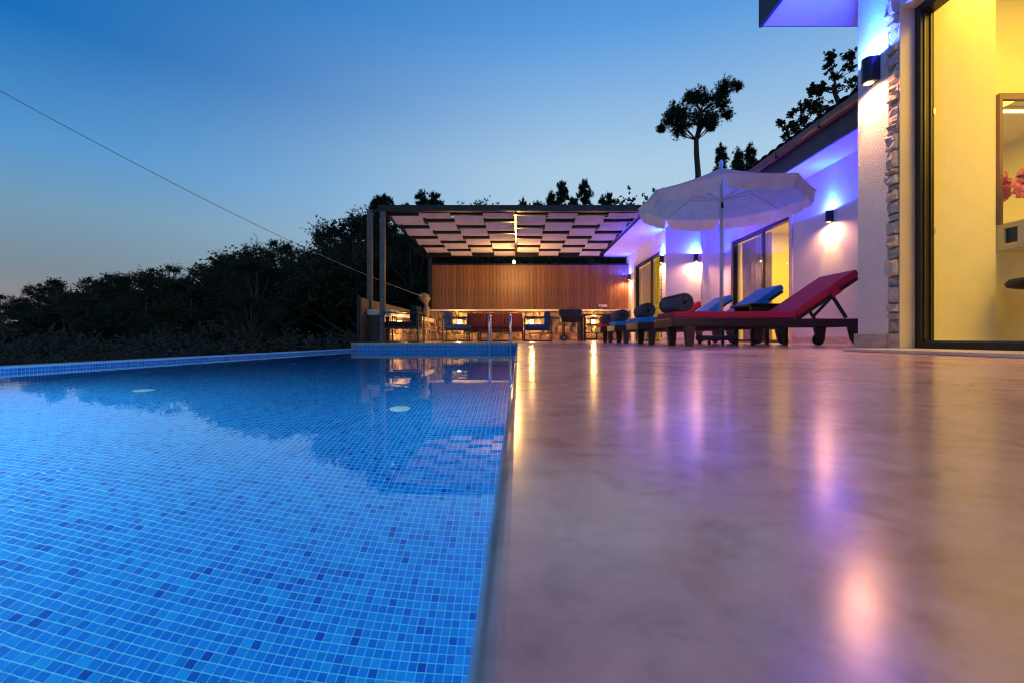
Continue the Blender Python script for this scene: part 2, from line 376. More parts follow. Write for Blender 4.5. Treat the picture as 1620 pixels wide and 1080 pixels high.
# shell: grouted floor and walls
q = MB(); yn = -.6
q.poly([(rimx(yn),yn,ZF),(EDGE,yn,ZF),(EDGE,YR,ZF),(rimx(YR),YR,ZF)])
q.poly([(rimx(yn),yn,ZF),(rimx(YR),YR,ZF),(rimx(YR),YR,-.1105),(rimx(yn),yn,-.1105)])
q.poly([(rimx(YR),YR,ZF),(EDGE,YR,ZF),(EDGE,YR,-.036),(rimx(YR),YR,-.036)])
q.poly([(EDGE,YR,ZF),(EDGE,yn,ZF),(EDGE,yn,-.0362),(EDGE,YR,-.0362)])
q.poly([(EDGE,yn,ZF),(rimx(yn),yn,ZF),(rimx(yn),yn,-.1105),(EDGE,yn,-.1105)])
q.build('pool_basin', M['grout'], pool)
dv = np.array((.088,1,0)); dv /= np.linalg.norm(dv)
V, F, c2, m2 = tile_arrays((rimx(yn), yn, ZF), tuple(dv), (0,0,1), 372, 49, lambda c: c[:,1] < YR-.01, rng)
tile_mesh('rim_wall_tiles', V, F, m2, pool)
V, F, c2, m2 = tile_arrays((-3.08+.0, YR, ZF), (1,0,0), (0,0,1), 122, 52, lambda c: c[:,0] < EDGE-.01, rng)
tile_mesh('riser_tiles', V, F, m2, pool)
# rim kerb on the open side
q = MB(); n_ = (-.15, 0)
q.hexa([(rimx(yn)-.18,yn,-1.9),(rimx(yn)-.002,yn,-1.9),(rimx(YR)-.002,YR+.05,-1.9),(rimx(YR)-.18,YR+.05,-1.9)],
       [(rimx(yn)-.18,yn,-.113),(rimx(yn)-.002,yn,-.113),(rimx(YR)-.002,YR+.05,-.113),(rimx(YR)-.18,YR+.05,-.113)])
q.build('rim_kerb', M['blue_tile'], pool)
# inlets
def floorpt(x, y):
    hh = HC-ZW; dx = (x-820)/720; Dw = 720*hh/(y-534.5); r = Dw*math.hypot(1, dx); s_ = r/math.hypot(r, hh)/1.33
    r2 = r + (ZW-ZF)*s_/math.sqrt(1-s_*s_); D = r2/math.hypot(1, dx); return dx*D, D
for (ix, iy) in ((228,617), (633,646), (463,575)):
    X, Y = floorpt(ix, iy); q = MB(); q.lathe((X,Y,ZF+.001), [(.062,0),(.062,.006),(.045,.010),(.02,.011)], 20); q.build('floor_inlet', M['inlet'], pool)
q = MB(); q.poly([(rimx(yn)+.001,yn,ZW),(EDGE-.001,yn,ZW),(EDGE-.001,YR-.002,ZW),(rimx(YR)+.001,YR-.002,ZW)])
tag(q.build('water', M['water']), kind='structure')
# underwater lamps in the deck side wall
for i, (Y, Z, e) in enumerate(((2.75,-.62,7), (6.4,-.62,4), (-.25,-.62,4))):
    q = MB(); q.tube([(EDGE-.004,Y,Z),(EDGE-.03,Y,Z)], [.10,.085], 20)
    p = q.build('pool_lamp', emat('pool_lamp_glow', (.75,.95,1), 8), pool)
    lamp('AREA', 'pool_light', (EDGE-.05,Y,Z), e, (.42,.88,1), shape='DISK', size=.2, rot=(0, R(90-6), 0))

for (Y, e) in ((1.75,205), (-.3,24)):
    X = rimx(Y); q = MB(); q.tube([(X+.004,Y,-.62),(X+.03,Y,-.62)], [.10,.085], 20); q.build('pool_lamp', emat('pool_lamp_glow', (.75,.95,1), 8), pool)
    lamp('AREA', 'pool_light', (X+.05,Y,-.62), e, (.42,.88,1), shape='DISK', size=.2, rot=(0, R(-52), 0))
# ------------------------------------------------------------------ deck and patio (one slab, rounded edge)
q = MB(); rr_ = .011
prof = [(EDGE+rr_*(1-math.sin(a)), -rr_*(1-math.cos(a))) for a in [R(k*15) for k in range(7)]]
prof = [(9.0, 0)] + prof + [(EDGE, -.036), (9.0, -.036)]
y0, y1 = -3.0, YR
k = len(q.v); q.v += [(x,y0,z) for x, z in prof] + [(x,y1,z) for x, z in prof]; n_ = len(prof)
for i in range(n_): j = (i+1) % n_; q.face([k+i, k+j, k+n_+j, k+n_+i])
q.face([k+i for i in range(n_)]); q.face([k+n_+i for i in range(n_)][::-1])
deck = tag(q.build('deck', M['marble']), kind='structure'); deck.data.polygons.foreach_set('use_smooth', [False]*len(deck.data.polygons))
q = MB()
prof = [(9.0, 0), (9.0,-.036)]
q.box(-3.2, 9.0, YR+.0002, 16.2, -.036, -.0003); q.build('patio_slab', M['marble'], deck)
q = MB(); q.box(-3.08, EDGE, YR-.025, YR-.0005, -.034, 0); q.build('coping', M['travertine'], deck, bevel=.006)
q = MB(); q.box(EDGE+.002, 9, -3, YR-.002, -1.9, -.0365); q.box(-3.2, 9, YR+.004, 16.2, -1.9, -.0365); q.build('deck_base', M['concrete'], deck)

# ------------------------------------------------------------------ near house
XW = 2.5
house = thing('villa', 'white villa corner with stucco pillar, balcony soffit and tall glass door', 'house', (XW, 0, 0))
q = MB()
q.box(XW, 3.154, 3.075, 3.35, 0, 2.7545)                          # plaster pier
q.build('pier', M['stucco'], house)
q = MB(); q.box(XW+.002, XW+.19, -2.0, 3.074, 2.2505, 2.7545); q.box(3.155, 6.5, 3.3, 3.35, 2.2501, 2.7545)             # wall above the door
q.box(XW+.002, XW+.14, -2.0, -1.701, 0, 2.25); q.box(3.155, 6.5, 3.3, 3.35, 0, 2.25)
q.build('wall', M['plaster'], house)
q = MB(); q.box(XW+.012, 2.69, 2.985, 3.0745, 0, 2.25); q.build('pier_core', M['mortar'], house)
q = MB(); q.box(XW-.018, XW+.3, 3.07, 3.37, 0, .115); q.box(XW-.012, XW+.05, 2.985, 3.069, 0, .115); q.build('plinth', M['travertine'], house, bevel=.004)
q = MB(); q.box(2.085, 6.5, -2.2, 3.9, 2.755, 2.80); q.build('balcony_soffit', M['soffit'], house)
q = MB(); q.box(2.06, 2.085, -2.2, 3.9, 2.74, 3.25); q.box(2.085, 6.5, 3.9, 3.925, 2.765, 3.25); q.box(2.085, 6.5, -2.2, 3.9, 2.80, 3.25); q.build('balcony_fascia', M['fascia'], house)
rnd = random.Random(5)
z = .118
def stone_poly(mb, pts, mapf, depth, inset, jit):
    n = len(pts); cx = sum(p[0] for p in pts)/n; cy_ = sum(p[1] for p in pts)/n; k = len(mb.v)
    for d, s in ((0, 1), (depth*.75, .95), (depth, .72)):
        for p in pts:
            u, v_ = cx+(p[0]-cx)*s, cy_+(p[1]-cy_)*s
            mb.v.append(tuple(mapf(u, v_, d + (rnd.uniform(-jit, jit) if d else 0))))
    for r_ in range(2):
        for i in range(n): j = (i+1) % n; mb.face([k+r_*n+i, k+r_*n+j, k+(r_+1)*n+j, k+(r_+1)*n+i])
    mb.face([k+2*n+i for i in range(n)])
while z < 2.74:
    h = rnd.uniform(.035, .12); h = min(h, 2.752-z)
    q = MB(); a, b_ = 2.986, 3.072
    pts = [(a, z+.004), ((a+b_)/2, z+rnd.uniform(0,.01)), (b_-rnd.uniform(0,.012), z+.004), (b_-rnd.uniform(-.008,.02), z+h/2), (b_-rnd.uniform(0,.012), z+h-.004), ((a+b_)/2, z+h-rnd.uniform(0,.01)), (a, z+h-.004), (a-.003, z+h/2)]
    stone_poly(q, pts, lambda u, v_, d: (XW+.012-d, u, v_), rnd.uniform(.012, .05), .9, .012)
    q.build('stone', M['cladding'], house); z += h
q = MB(); q.box(XW-.006, 2.69, 2.975, 2.984, .0201, 2.25); q.box(XW-.006, 2.69, -1.7, 2.9745, 2.235, 2.25); q.build('door_trim', M['cream_marble'], house, bevel=.003)
q = MB(); q.box(2.12, 2.684, -1.7, 2.974, .0004, .020); q.build('threshold', M['cream_marble'], house, bevel=.004)
# sliding door frame
q = MB()
q.box(2.59, 2.68, 2.932, 2.9735, .0205, 2.234); q.box(2.59, 2.68, -1.7, 2.932, .0205, .062); q.box(2.59, 2.68, -1.7, 2.932, 2.18, 2.234)
fr = q.build('door_frame', M['black_frame'], house, bevel=.003)
q = MB()
for xx in (2.615, 2.655): q.box(xx-.004, xx+.004, 2.924, 2.9315, .0625, 2.179); q.box(xx-.004, xx+.004, -1.7, 2.9239, .0625, .069)
q.build('track', M['steel_post'], fr)
q = MB(); q.box(2.636, 2.644, -1.7, 2.923, .0695, 2.179); q.build('glass_pane', M['pane'], fr)
for zz in (.75, 1.52): q = MB(); q.box(2.666, 2.677, 2.92, 2.931, zz, zz+.035); q.build('latch', M['chrome'], fr)
# room behind
q = MB(); q.box(2.695, 3.167, 3.02, 3.0745, 0, 2.7); q.box(3.16, 3.17, 3.0745, 3.2, 0, 2.7); q.box(3.155, 6.5, 3.2, 3.299, 0, 2.7); q.box(6.4, 6.5, -2, 3.2, 0, 2.7); q.box(2.64, 6.4, -2.1, -2.0, 0, 2.7); q.build('room_wall', M['inside_wall'], house)
q = MB(); q.box(2.685, 6.4, -2, 3.2, .0006, .02); q.build('room_floor', M['inside_floor'], house)
q = MB(); q.box(2.695, 6.4, -2, 3.2, 2.62, 2.66); q.build('room_ceiling', M['inside_wall'], house)
q = MB(); q.box(2.696, 3.167, 3.008, 3.02, .02, .07); q.box(3.171, 6.4, 3.188, 3.2, .02, .07); q.build('skirting', M['door_white'], house)
strip = thing('led_strip', 'bright linear ceiling lamp reflected in the mirror above the dressing shelf', 'lamp', (4.6, 1.35, 2.58))
q = MB(); q.box(2.9, 6.2, 1.32, 1.38, 2.585, 2.615); q.build('housing', M['white_paint'], strip)
q = MB(); q.box(2.92, 6.18, 1.33, 1.37, 2.575, 2.584); q.build('diffuser', emat('led_glow', (1,.78,.36), 9), strip)
WARM = (1, .55, .035)
lamp('AREA', 'room_light', (4.1, 1.2, 2.56), 162, WARM, strip, shape='RECTANGLE', size=2.2, size_y=3.0, rot=(0,0,0))
dl = thing('downlight', 'round recessed downlight glowing on the yellow wall behind the glass door', 'lamp', (3.05, 2.86, 2.6))
q = MB(); q.lathe((3.05,2.86,2.605), [(.05,0),(.055,.014)], 20); q.build('trim_ring', emat('downlight_glow', (1,.8,.4), 12), dl)
lamp('SPOT', 'downlight_beam', (3.05,2.86,2.59), 26, WARM, dl, spot_size=R(110), spot_blend=.8, shadow_soft_size=.04)
# dressing shelf, mirror, flowers, stool
cons = thing('wall_shelf', 'cream floating dressing shelf with a square black pull recess', 'shelf', (3.36, 3.2, .69))
q = MB()
q.box(3.36, 5.2, 2.55, 3.199, .692, .71); q.box(3.36, 5.2, 2.55, 3.199, .856, .874)
q.box(3.36, 3.375, 2.55, 3.064, .71, .856); q.box(3.36, 3.375, 3.150, 3.199, .71, .856); q.box(3.36, 3.375, 3.064, 3.150, .71, .735); q.box(3.36, 3.375, 3.064, 3.150, .838, .856)
q.box(3.42, 5.2, 2.57, 3.199, .7101, .8559)
q.build('shelf_body', M['door_white'], cons, bevel=.002)
q = MB(); q.box(3.385, 3.395, 3.06, 3.155, .73, .843); q.build('pull_recess', M['black_frame'], cons)
q = MB(); q.box(3.3755, 3.384, 3.075, 3.095, .745, .83); q.build('pull', M['black_metal'], cons)
mir = thing('mirror', 'brown framed wall mirror behind the pink flowers', 'mirror', (3.36, 3.2, .88))
q = MB(); q.box(3.355, 3.378, 3.17, 3.199, .876, 1.79); q.box(3.378, 5.0, 3.17, 3.199, 1.745, 1.79); q.build('frame', M['mirror_frame'], mir, bevel=.002)
q = MB(); q.box(3.378, 5.0, 3.186, 3.198, .876, 1.745); q.build('mirror_glass', M['mirror'], mir)
vase = thing('flower_vase', 'pink vase of peonies on the dressing shelf', 'vase', (3.50, 2.98, .874))
q = MB(); q.lathe((3.50,2.98,.875), [(.035,0),(.045,.05),(.04,.12),(.03,.17),(.038,.2)], 18); q.build('vase_body', M['pink_glass'], vase, smooth=True)
rnd = random.Random(8)
def bloom(c, r):
    q = MB()
    for k in range(90):
        d = Vector((rnd.gauss(0,1), rnd.gauss(0,1), rnd.gauss(0,1))).normalized(); rr = r*rnd.uniform(.45, 1)
        p = Vector(c)+d*rr; a = d.cross(Vector((rnd.gauss(0,1),rnd.gauss(0,1),rnd.gauss(0,1)))).normalized(); e = d.cross(a)
        s = r*rnd.uniform(.28,.42); q.poly([p-a*s, p-e*s*.8+d*s*.3, p+a*s, p+e*s*.9+d*s*.5])
    return q
for c, r in (((3.43,2.97,1.21),.085), ((3.40,2.93,1.10),.08), ((3.31,2.98,1.07),.065), ((3.50,2.99,1.25),.09), ((3.57,3.0,1.18),.085), ((3.48,2.95,1.13),.08), ((3.36,2.97,1.15),.07)):
    bloom(c, r).build('peony', M['petal'], vase)
q = MB()
for c in ((3.36,2.96,1.02),(3.42,2.95,1.05),(3.31,2.97,1.14),(3.45,2.93,1.07)):
    for k in range(5):
        a = rnd.uniform(0,6.28); d = Vector((math.cos(a), .5*math.sin(a), rnd.uniform(-.6,.3))); p = Vector(c); s = Vector((-d.z,.2,d.x)).normalized()*.012
        q.poly([p, p+d*.03+s, p+d*.065, p+d*.03-s])
for k in range(6): q.tube([(3.50,2.98,1.02), (3.40+.035*k,2.96,1.12)], .004, 5)
q.build('foliage', M['leaf_dark'], vase)
st = thing('stool', 'black round topped stool under the dressing shelf', 'stool', (3.33, 2.82, .02))
q = MB(); q.lathe((3.33,2.82,.40), [(.16,0),(.21,.012),(.22,.035),(.20,.06),(.12,.068)], 24); q.build('seat', M['charcoal_cloth'], st, smooth=True)
q = MB(); q.lathe((3.33,2.82,.021), [(.19,0),(.18,.015),(.03,.03),(.025,.36),(.06,.3785)], 20); q.build('pedestal', M['chrome'], st)

# ------------------------------------------------------------------ far wing of the house
X1, X2, YC, YE = 4.82, 3.45, 10.65, 14.24
wing = thing('villa_wing', 'long low white house wing with blue washed walls under a dark eave', 'house', (X1, 7, 0))
q = MB()
wy0, wy1 = 8.08, 10.28
q.box(X1, X1+.25, 3.36, wy0, 0, 2.95); q.box(X1, X1+.25, wy1, YC+.3, 0, 2.95); q.box(X1, X1+.25, wy0, wy1, 2.25, 2.95)
q.box(X2, X1-.001, YC, YC+.25, 0, 2.95)
dy0, dy1 = 11.05, 13.45
q.box(X2, X2+.25, YC+.2505, dy0, 0, 2.95); q.box(X2, X2+.25, dy1, YE+.3, 0, 2.95); q.box(X2, X2+.25, dy0, dy1, 2.2, 2.95)
q.build('wall', M['plaster'], wing)
q = MB(); q.box(4.3, X1-.001, 3.36, YC-.001, 2.75, 2.79); q.box(2.62, X2-.001, 8.9, YE+.3, 2.65, 2.69); q.box(X2-.001, X1-.001, 8.9, YC-.002, 2.951, 2.99); q.build('soffit', M['soffit'], wing)
q = MB(); q.box(4.27, 4.30, 3.36, YC+.2, 2.73, 3.06); q.box(2.58, 2.62, 8.9, YE+.3, 2.63, 2.78); q.build('fascia', M['fascia'], wing)
q = MB()
prof = [(4.268,3.10),(4.268,3.02),(4.25,2.995),(4.21,2.985),(4.17,3.0),(4.155,3.03),(4.155,3.10),(4.17,3.10),(4.17,3.035),(4.21,3.0),(4.25,3.02),(4.255,3.10)]
k = len(q.v); ya, yb = 3.4, YC+.2; q.v += [(x,ya,z) for x, z in prof]+[(x,yb,z) for x, z in prof]; n_ = len(prof)
for i in range(n_): j = (i+1) % n_; q.face([k+i,k+j,k+n_+j,k+n_+i])
gut = q.build('gutter', M['gutter'], wing)
for yy in np.arange(4.2, 10.6, 1.05): q = MB(); q.box(4.148, 4.272, yy, yy+.03, 2.98, 3.105); q.build('gutter_bracket', M['gutter'], gut)
q = MB(); q.hexa([(4.2,3.36,3.10),(8.5,3.36,4.6),(8.5,YE+.4,4.6),(4.2,YC+.25,3.10)], [(4.2,3.36,3.13),(8.5,3.36,4.63),(8.5,YE+.4,4.63),(4.2,YC+.25,3.13)])
q.hexa([(2.58,8.9,2.785),(4.25,8.9,3.08),(4.25,YE+.3,3.08),(2.58,YE+.3,2.785)], [(2.58,8.9,2.81),(4.25,8.9,3.10),(4.25,YE+.3,3.10),(2.58,YE+.3,2.81)])
roof = q.build('roof', M['rooftile'], wing)
tl = MB()
for a in range(7):
    t0, t1 = math.pi*a/7, math.pi*(a+1)/7
    f = lambda t, y: (0, 0, 0)
    p = [(.11*math.cos(t_), .055*math.sin(t_)) for t_ in (t0, t1)]
    tl.poly([(0,p[0][0],p[0][1]),(0,p[1][0],p[1][1]),(.42,p[1][0]*.85,p[1][1]*.85+.147+.01),(.42,p[0][0]*.85,p[0][1]*.85+.147+.01)])
tlm = tl.mesh('roof_tile', M['rooftile'])
for r_ in range(3):
    for yy in np.arange(3.5, YC+.1, .235):
        o = link('roof_tile', tlm, roof); o.location = Vector((4.16+r_*.36, yy, 3.115+r_*.36*.349)) - wing.location
q = MB(); q.box(X1-.012, X1-.0005, 3.4, wy0-.11, 0, .10); q.box(X2+.002, X1-.013, YC-.012, YC-.0005, 0, .10); q.box(X2-.012, X2-.0005, YC+.0, dy0-.08, 0, .10); q.build('skirting', M['travertine'], wing)
q = MB(); q.tube([(4.27,YC-.05,0),(4.27,YC-.05,2.9)], .022, 10); q.build('downpipe', M['white_paint'], wing, smooth=True)
# wing window: cream surround, black frame, two leaves
q = MB(); q.box(X1-.02, X1+.1, wy0-.1, wy0-.001, 0, 2.34); q.box(X1-.02, X1+.1, wy1+.001, wy1+.1, 0, 2.34); q.box(X1-.02, X1+.1, wy0-.001, wy1+.001, 2.252, 2.34); q.build('window_surround', M['cream_marble'], wing, bevel=.004)
def slider(x, ya, yb, ztop, split, parent):
    q = MB(); q.box(x, x+.09, ya, ya+.05, .02, ztop); q.box(x, x+.09, yb-.05, yb, .02, ztop); q.box(x, x+.09, ya+.05, yb-.05, ztop-.06, ztop); q.box(x, x+.09, ya+.05, yb-.05, .0008, .05)
    q.box(x+.01, x+.06, split-.035, split+.035, .05, ztop-.06)
    f = q.build('sliding_frame', M['black_frame'], parent, bevel=.003)
    q = MB(); q.box(x+.03, x+.036, ya+.05, split-.035, .05, ztop-.06); q.build('pane', M['pane'], f)
    q = MB(); q.box(x+.045, x+.051, split+.035, yb-.05, .05, ztop-.06); q.build('pane', M['pane'], f)
    return f
slider(X1+.02, wy0, wy1, 2.25, 9.05, wing)
def curtain(x, ya, yb, z0, z1, mat, waves, amp, name, parent, seed=0):
    q = MB(); r_ = random.Random(seed); ph = r_.uniform(0,6)
    q.grid(lambda u, v_: (x+amp*math.sin(u*waves*6.283+ph+.6*math.sin(u*9+ph)), ya+(yb-ya)*u+.02*math.sin(v_*3+u*5), z0+(z1-z0)*v_), waves*10, 6)
    return q.build(name, mat, parent, smooth=True)
curtain(X1+.22, 9.1, 10.2, .03, 2.2, M['curtain'], 9, .035, 'curtain', wing, 1)
q = MB(); q.box(X1+2.3, X1+2.4, 6.9, 10.6, .001, 2.7); q.box(X1+.25, X1+2.3, 10.58, 10.63, .001, 2.7); q.box(X1+.25, X1+2.3, 6.9, 6.95, .001, 2.7); q.box(X1+.25, X1+2.3, 6.95, 10.58, 2.5, 2.55); q.build('room_wall', M['inside_wall'], wing)
q = MB(); q.box(X1+1.05, X1+1.75, 10.52, 10.579, .02, 2.0); q.box(X1+1.0, X1+1.8, 10.56, 10.5795, 2.0, 2.06); q.build('room_door', M['door_white'], wing, bevel=.004)
q = MB(); q.box(X1+1.9, X1+2.28, 9.6, 10.575, .02, 2.1); q.build('wardrobe', M['wardrobe'], wing)
q = MB(); q.box(X1+.25, X1+2.3, 6.95, 10.58, .0007, .012); q.build('room_floor', M['inside_floor'], wing)
lamp('AREA', 'room_light', (X1+1.3, 8.9, 2.45), 130, WARM, wing, shape='RECTANGLE', size=1.2, size_y=1.2)
# far sliding door
q = MB(); q.box(X2-.02, X2+.1, dy0-.07, dy0-.001, 0, 2.28); q.box(X2-.02, X2+.1, dy1+.001, dy1+.1, 0, 2.28); q.box(X2-.02, X2+.1, dy0-.001, dy1+.001, 2.202, 2.28); q.build('door_surround', M['cream_marble'], wing, bevel=.004)
slider(X2+.02, dy0, dy1, 2.2, 11.95, wing)
curtain(X2+.2, 11.75, 12.05, .03, 2.15, M['green_curtain'], 3, .04, 'green_curtain', wing, 3)
curtain(X2+.22, 12.1, 13.4, .03, 2.15, M['curtain'], 9, .035, 'curtain', wing, 4)
q = MB(); q.box(X2+2.2, X2+2.3, 10.95, 14.4, .001, 2.7); q.box(X2+.25, X2+2.2, 10.93, 10.98, .001, 2.7); q.box(X2+.25, X2+2.2, 14.3, 14.4, .001, 2.7); q.box(X2+.25, X2+2.2, 10.98, 14.3, 2.5, 2.55); q.build('room_wall', M['inside_wall'], wing)
q = MB(); q.box(X2+.25, X2+2.2, 10.98, 14.3, .0007, .012); q.build('room_floor', M['inside_floor'], wing)
lamp('AREA', 'room_light', (X2+1.2, 12.6, 2.45), 125, WARM, wing, shape='RECTANGLE', size=1.2, size_y=1.2)
# dotted pebble trim beside that door
rnd = random.Random(3)
for k in range(26):
    zz = .12+k*.08; q = MB(); s = rnd.uniform(.022,.032)
    pts = [(10.945+s*math.cos(a)*rnd.uniform(.8,1.1), zz+s*1.1*math.sin(a)*rnd.uniform(.8,1.1)) for a in [R(45*i) for i in range(8)]]
    stone_poly(q, pts, lambda u, v_, d: (X2-.001-d, u, v_), .028, .9, .004); q.build('pebble', M['stone'], wing)

# ------------------------------------------------------------------ up and down wall lamps
def wall_lamp(p, nrm, label, up=1.0, dn=1.0):
    p = Vector(p); nrm = Vector(nrm); a = thing('wall_lamp', label, 'lamp', p, 'up and down wall lamps')
    s = Vector((-nrm.y, nrm.x, 0)); H_ = .085
    q = MB(); n_ = 14; ring = []
    w_ = .045
    outline = [(-w_, 0), (-w_, .045)] + [(-w_*math.cos(t_), .045+w_*math.sin(t_)) for t_ in [math.pi*i/10 for i in range(1, 10)]] + [(w_, .045), (w_, 0)]
    k = 0
    for zz in (-H_, H_):
        q.v += [tuple(s*u + nrm*v_ + Vector((0,0,zz))) for u, v_ in outline]
    m_ = len(outline)
    for i in range(m_): j = (i+1) % m_; q.face([i, j, m_+j, m_+i])
    q.face(list(range(m_))[::-1]); q.face([m_+i for i in range(m_)])
    o = q.build('housing', M['lamp_body'], a, local=True, bevel=.002)
    c = nrm*.047
    q = MB(); q.lathe(c+Vector((0,0,-H_-.004)), [(.026,0),(.030,.0035)], 16); q.build('lens', emat('warm_lens', (1,.70,.28), 5), a, local=True)
    q = MB(); q.lathe(c+Vector((0,0,H_+.0005)), [(.030,0),(.026,.0035)], 16); q.build('lens', emat('blue_lens', (.1,.4,1), 5), a, local=True)
    pu = p+c+Vector((0,0,H_+.008)); pd = p+c+Vector((0,0,-H_-.010))
    lamp('SPOT', 'blue_core', pu, 20*up, (.0,.40,1), a, spot_size=R(46), spot_blend=1, shadow_soft_size=.012, rot=(R(180),0,0))
    lamp('SPOT', 'blue_beam', pu, 80*up, (.0,.045,1), a, spot_size=R(112), spot_blend=1, shadow_soft_size=.015, rot=(R(180),0,0))
    lamp('SPOT', 'blue_glow', pu+nrm*.05, 170*up, (.015,.03,1), a, spot_size=R(179), spot_blend=.05, shadow_soft_size=.02, rot=(R(180),0,0))
    lamp('SPOT', 'warm_beam', pd, 62*dn, (1,.54,.11), a, spot_size=R(54), spot_blend=.4, shadow_soft_size=.015, rot=(0,0,0))
    lamp('SPOT', 'warm_spill', pd+nrm*.06, 58*dn, (1,.42,.24), a, spot_size=R(172), spot_blend=.6, shadow_soft_size=.02, rot=(0,0,0))
    return a
LZ = 1.95
wall_lamp((XW,3.185,LZ), (-1,0,0), 'largest black wall lamp, on the stucco pier beside the glass door', 1.15, .45)
wall_lamp((X1,7.0,LZ), (-1,0,0), 'black wall lamp between the parasol and the stucco pier')
wall_lamp((4.15,YC,LZ), (0,-1,0), 'black wall lamp beside the parasol pole on the wall facing the viewer')
wall_lamp((X2,10.84,LZ), (-1,0,0), 'black wall lamp just beside the far sliding door')
wall_lamp((X2,14.0,LZ), (-1,0,0), 'small farthest wall lamp where the timber screen meets the house', .45, .8)

# ------------------------------------------------------------------ timber screen, stone bar walls
ST0, SX0, SX1 = 13.95, -2.78, 3.44
rnd = random.Random(11)
def stone_field(u0, u1, v0, v1, du, dv_, mapf, mat, parent, dep=(.02,.05)):
    rows = max(2, round((v1-v0)/dv_)); ye = [v0+(v1-v0)*i/rows for i in range(rows+1)]
    for r_ in range(rows):
        u = u0
        while u < u1-.02:
            wd = du*rnd.uniform(.6, 1.5); u2 = min(u1, u+wd)
            if u1-u2 < du*.4: u2 = u1
            a, b_ = ye[r_]+rnd.uniform(-.03,.03)*(r_ > 0), ye[r_+1]+rnd.uniform(-.03,.03)*(r_ < rows-1)
            g = .010; j = lambda s=.03: rnd.choice((-1,1))*rnd.uniform(.3,1.6)*s
            pts = [(u+g+abs(j()), a+g), ((u+u2)/2+j(.04), a+g+j(.012)), (u2-g-abs(j()), a+g), (u2-g+j(.012), (a+b_)/2+j()), (u2-g-abs(j(.03)), b_-g), ((u+u2)/2+j(.04), b_-g+j(.012)), (u+g+abs(j(.03)), b_-g), (u+g+j(.012), (a+b_)/2+j())]
            q = MB(); stone_poly(q, pts, mapf, rnd.uniform(*dep), .9, .008); q.build('stone', mat, parent)
            u = u2
bar = thing('stone_wall', 'low rubble stone wall with pale ledge below the timber screen', 'wall', (0, ST0, 0))
q = MB(); q.box(SX0, SX1, ST0+.03, 14.30, 0, .90); q.build('core', M['mortar'], bar)
q = MB(); q.box(SX0-.05, SX1, ST0-.06, 14.24, .90, .955); q.build('ledge', M['ledge'], bar, bevel=.008)
stone_field(SX0+.02, SX1-.02, .01, .885, .33, .22, lambda u, v_, d: (u, ST0+.03-d, v_), M['stone'], bar, dep=(.03,.09))
scr = thing('timber_screen', 'tall varnished timber board screen behind the pergola seating', 'fence', (0, 14.26, .955))
q = MB(); q.box(-2.74, SX1, 14.285, 14.33, .956, 2.36); q.build('backing', M['dark_board'], scr)
nb_ = 54; bw = (SX1+2.74)/nb_
for i in range(nb_):
    q = MB(); h = .002+.004*rnd.random(); q.box(-bw/2+.003, bw/2-.003, 0, .022, 0, 1.40); o = q.build('board', M['board'], scr, local=True, bevel=.002)
    o.location = Vector((-2.74+(i+.5)*bw, 14.262-h, .957)) - scr.location
q = MB(); q.box(-2.76, SX1, 14.24, 14.34, 2.362, 2.40); q.build('cap', M['black_metal'], scr)
soc = thing('socket_plate', 'small white socket plate low on the timber screen', 'socket', (2.66, 14.25, 1.08))
q = MB(); q.box(2.52, 2.78, 14.235, 14.254, 1.04, 1.12); q.build('plate', M['white_paint'], soc, bevel=.003)
q = MB()
for xx in (2.58, 2.65, 2.72): q.box(xx-.018, xx+.018, 14.2305, 14.2345, 1.06, 1.10)
q.build('socket', M['door_white'], soc)
# side wall toward the valley
sw = thing('side_wall', 'low stone wall with ledge and sloping board panel at the valley side of the patio', 'wall', (-2.9, 11, 0))
q = MB(); q.box(-3.05, -2.70, 9.3, 13.9, 0, .5445); q.build('core', M['mortar'], sw)
stone_field(9.32, 13.88, .01, .51, .32, .17, lambda u, v_, d: (-2.70+d, u, v_), M['stone'], sw)
for i in range(3):
    q = MB(); q.box(-3.06, -2.62, 9.26, 9.285, .01+i*.17, .173+i*.17); q.build('board', M['lounger_wood'], sw, bevel=.003)  # boards added over the near end face; their dark wood stands in for shade
q = MB(); q.box(-3.06, -2.58, 9.2, 13.88, .545, .66); q.build('ledge', M['ledge'], sw, bevel=.008)
for i in range(3):
    q = MB(); z0 = .02+i*.285; q.box(-3.10, -3.07, 8.9, 13.9, z0, z0+.28); q.build('board', M['dark_board'], sw, bevel=.003)
q = MB(); q.bar((-3.12,8.88,0), (-3.12,8.88,.9), .05, .05); q.build('end_post', M['black_metal'], sw)

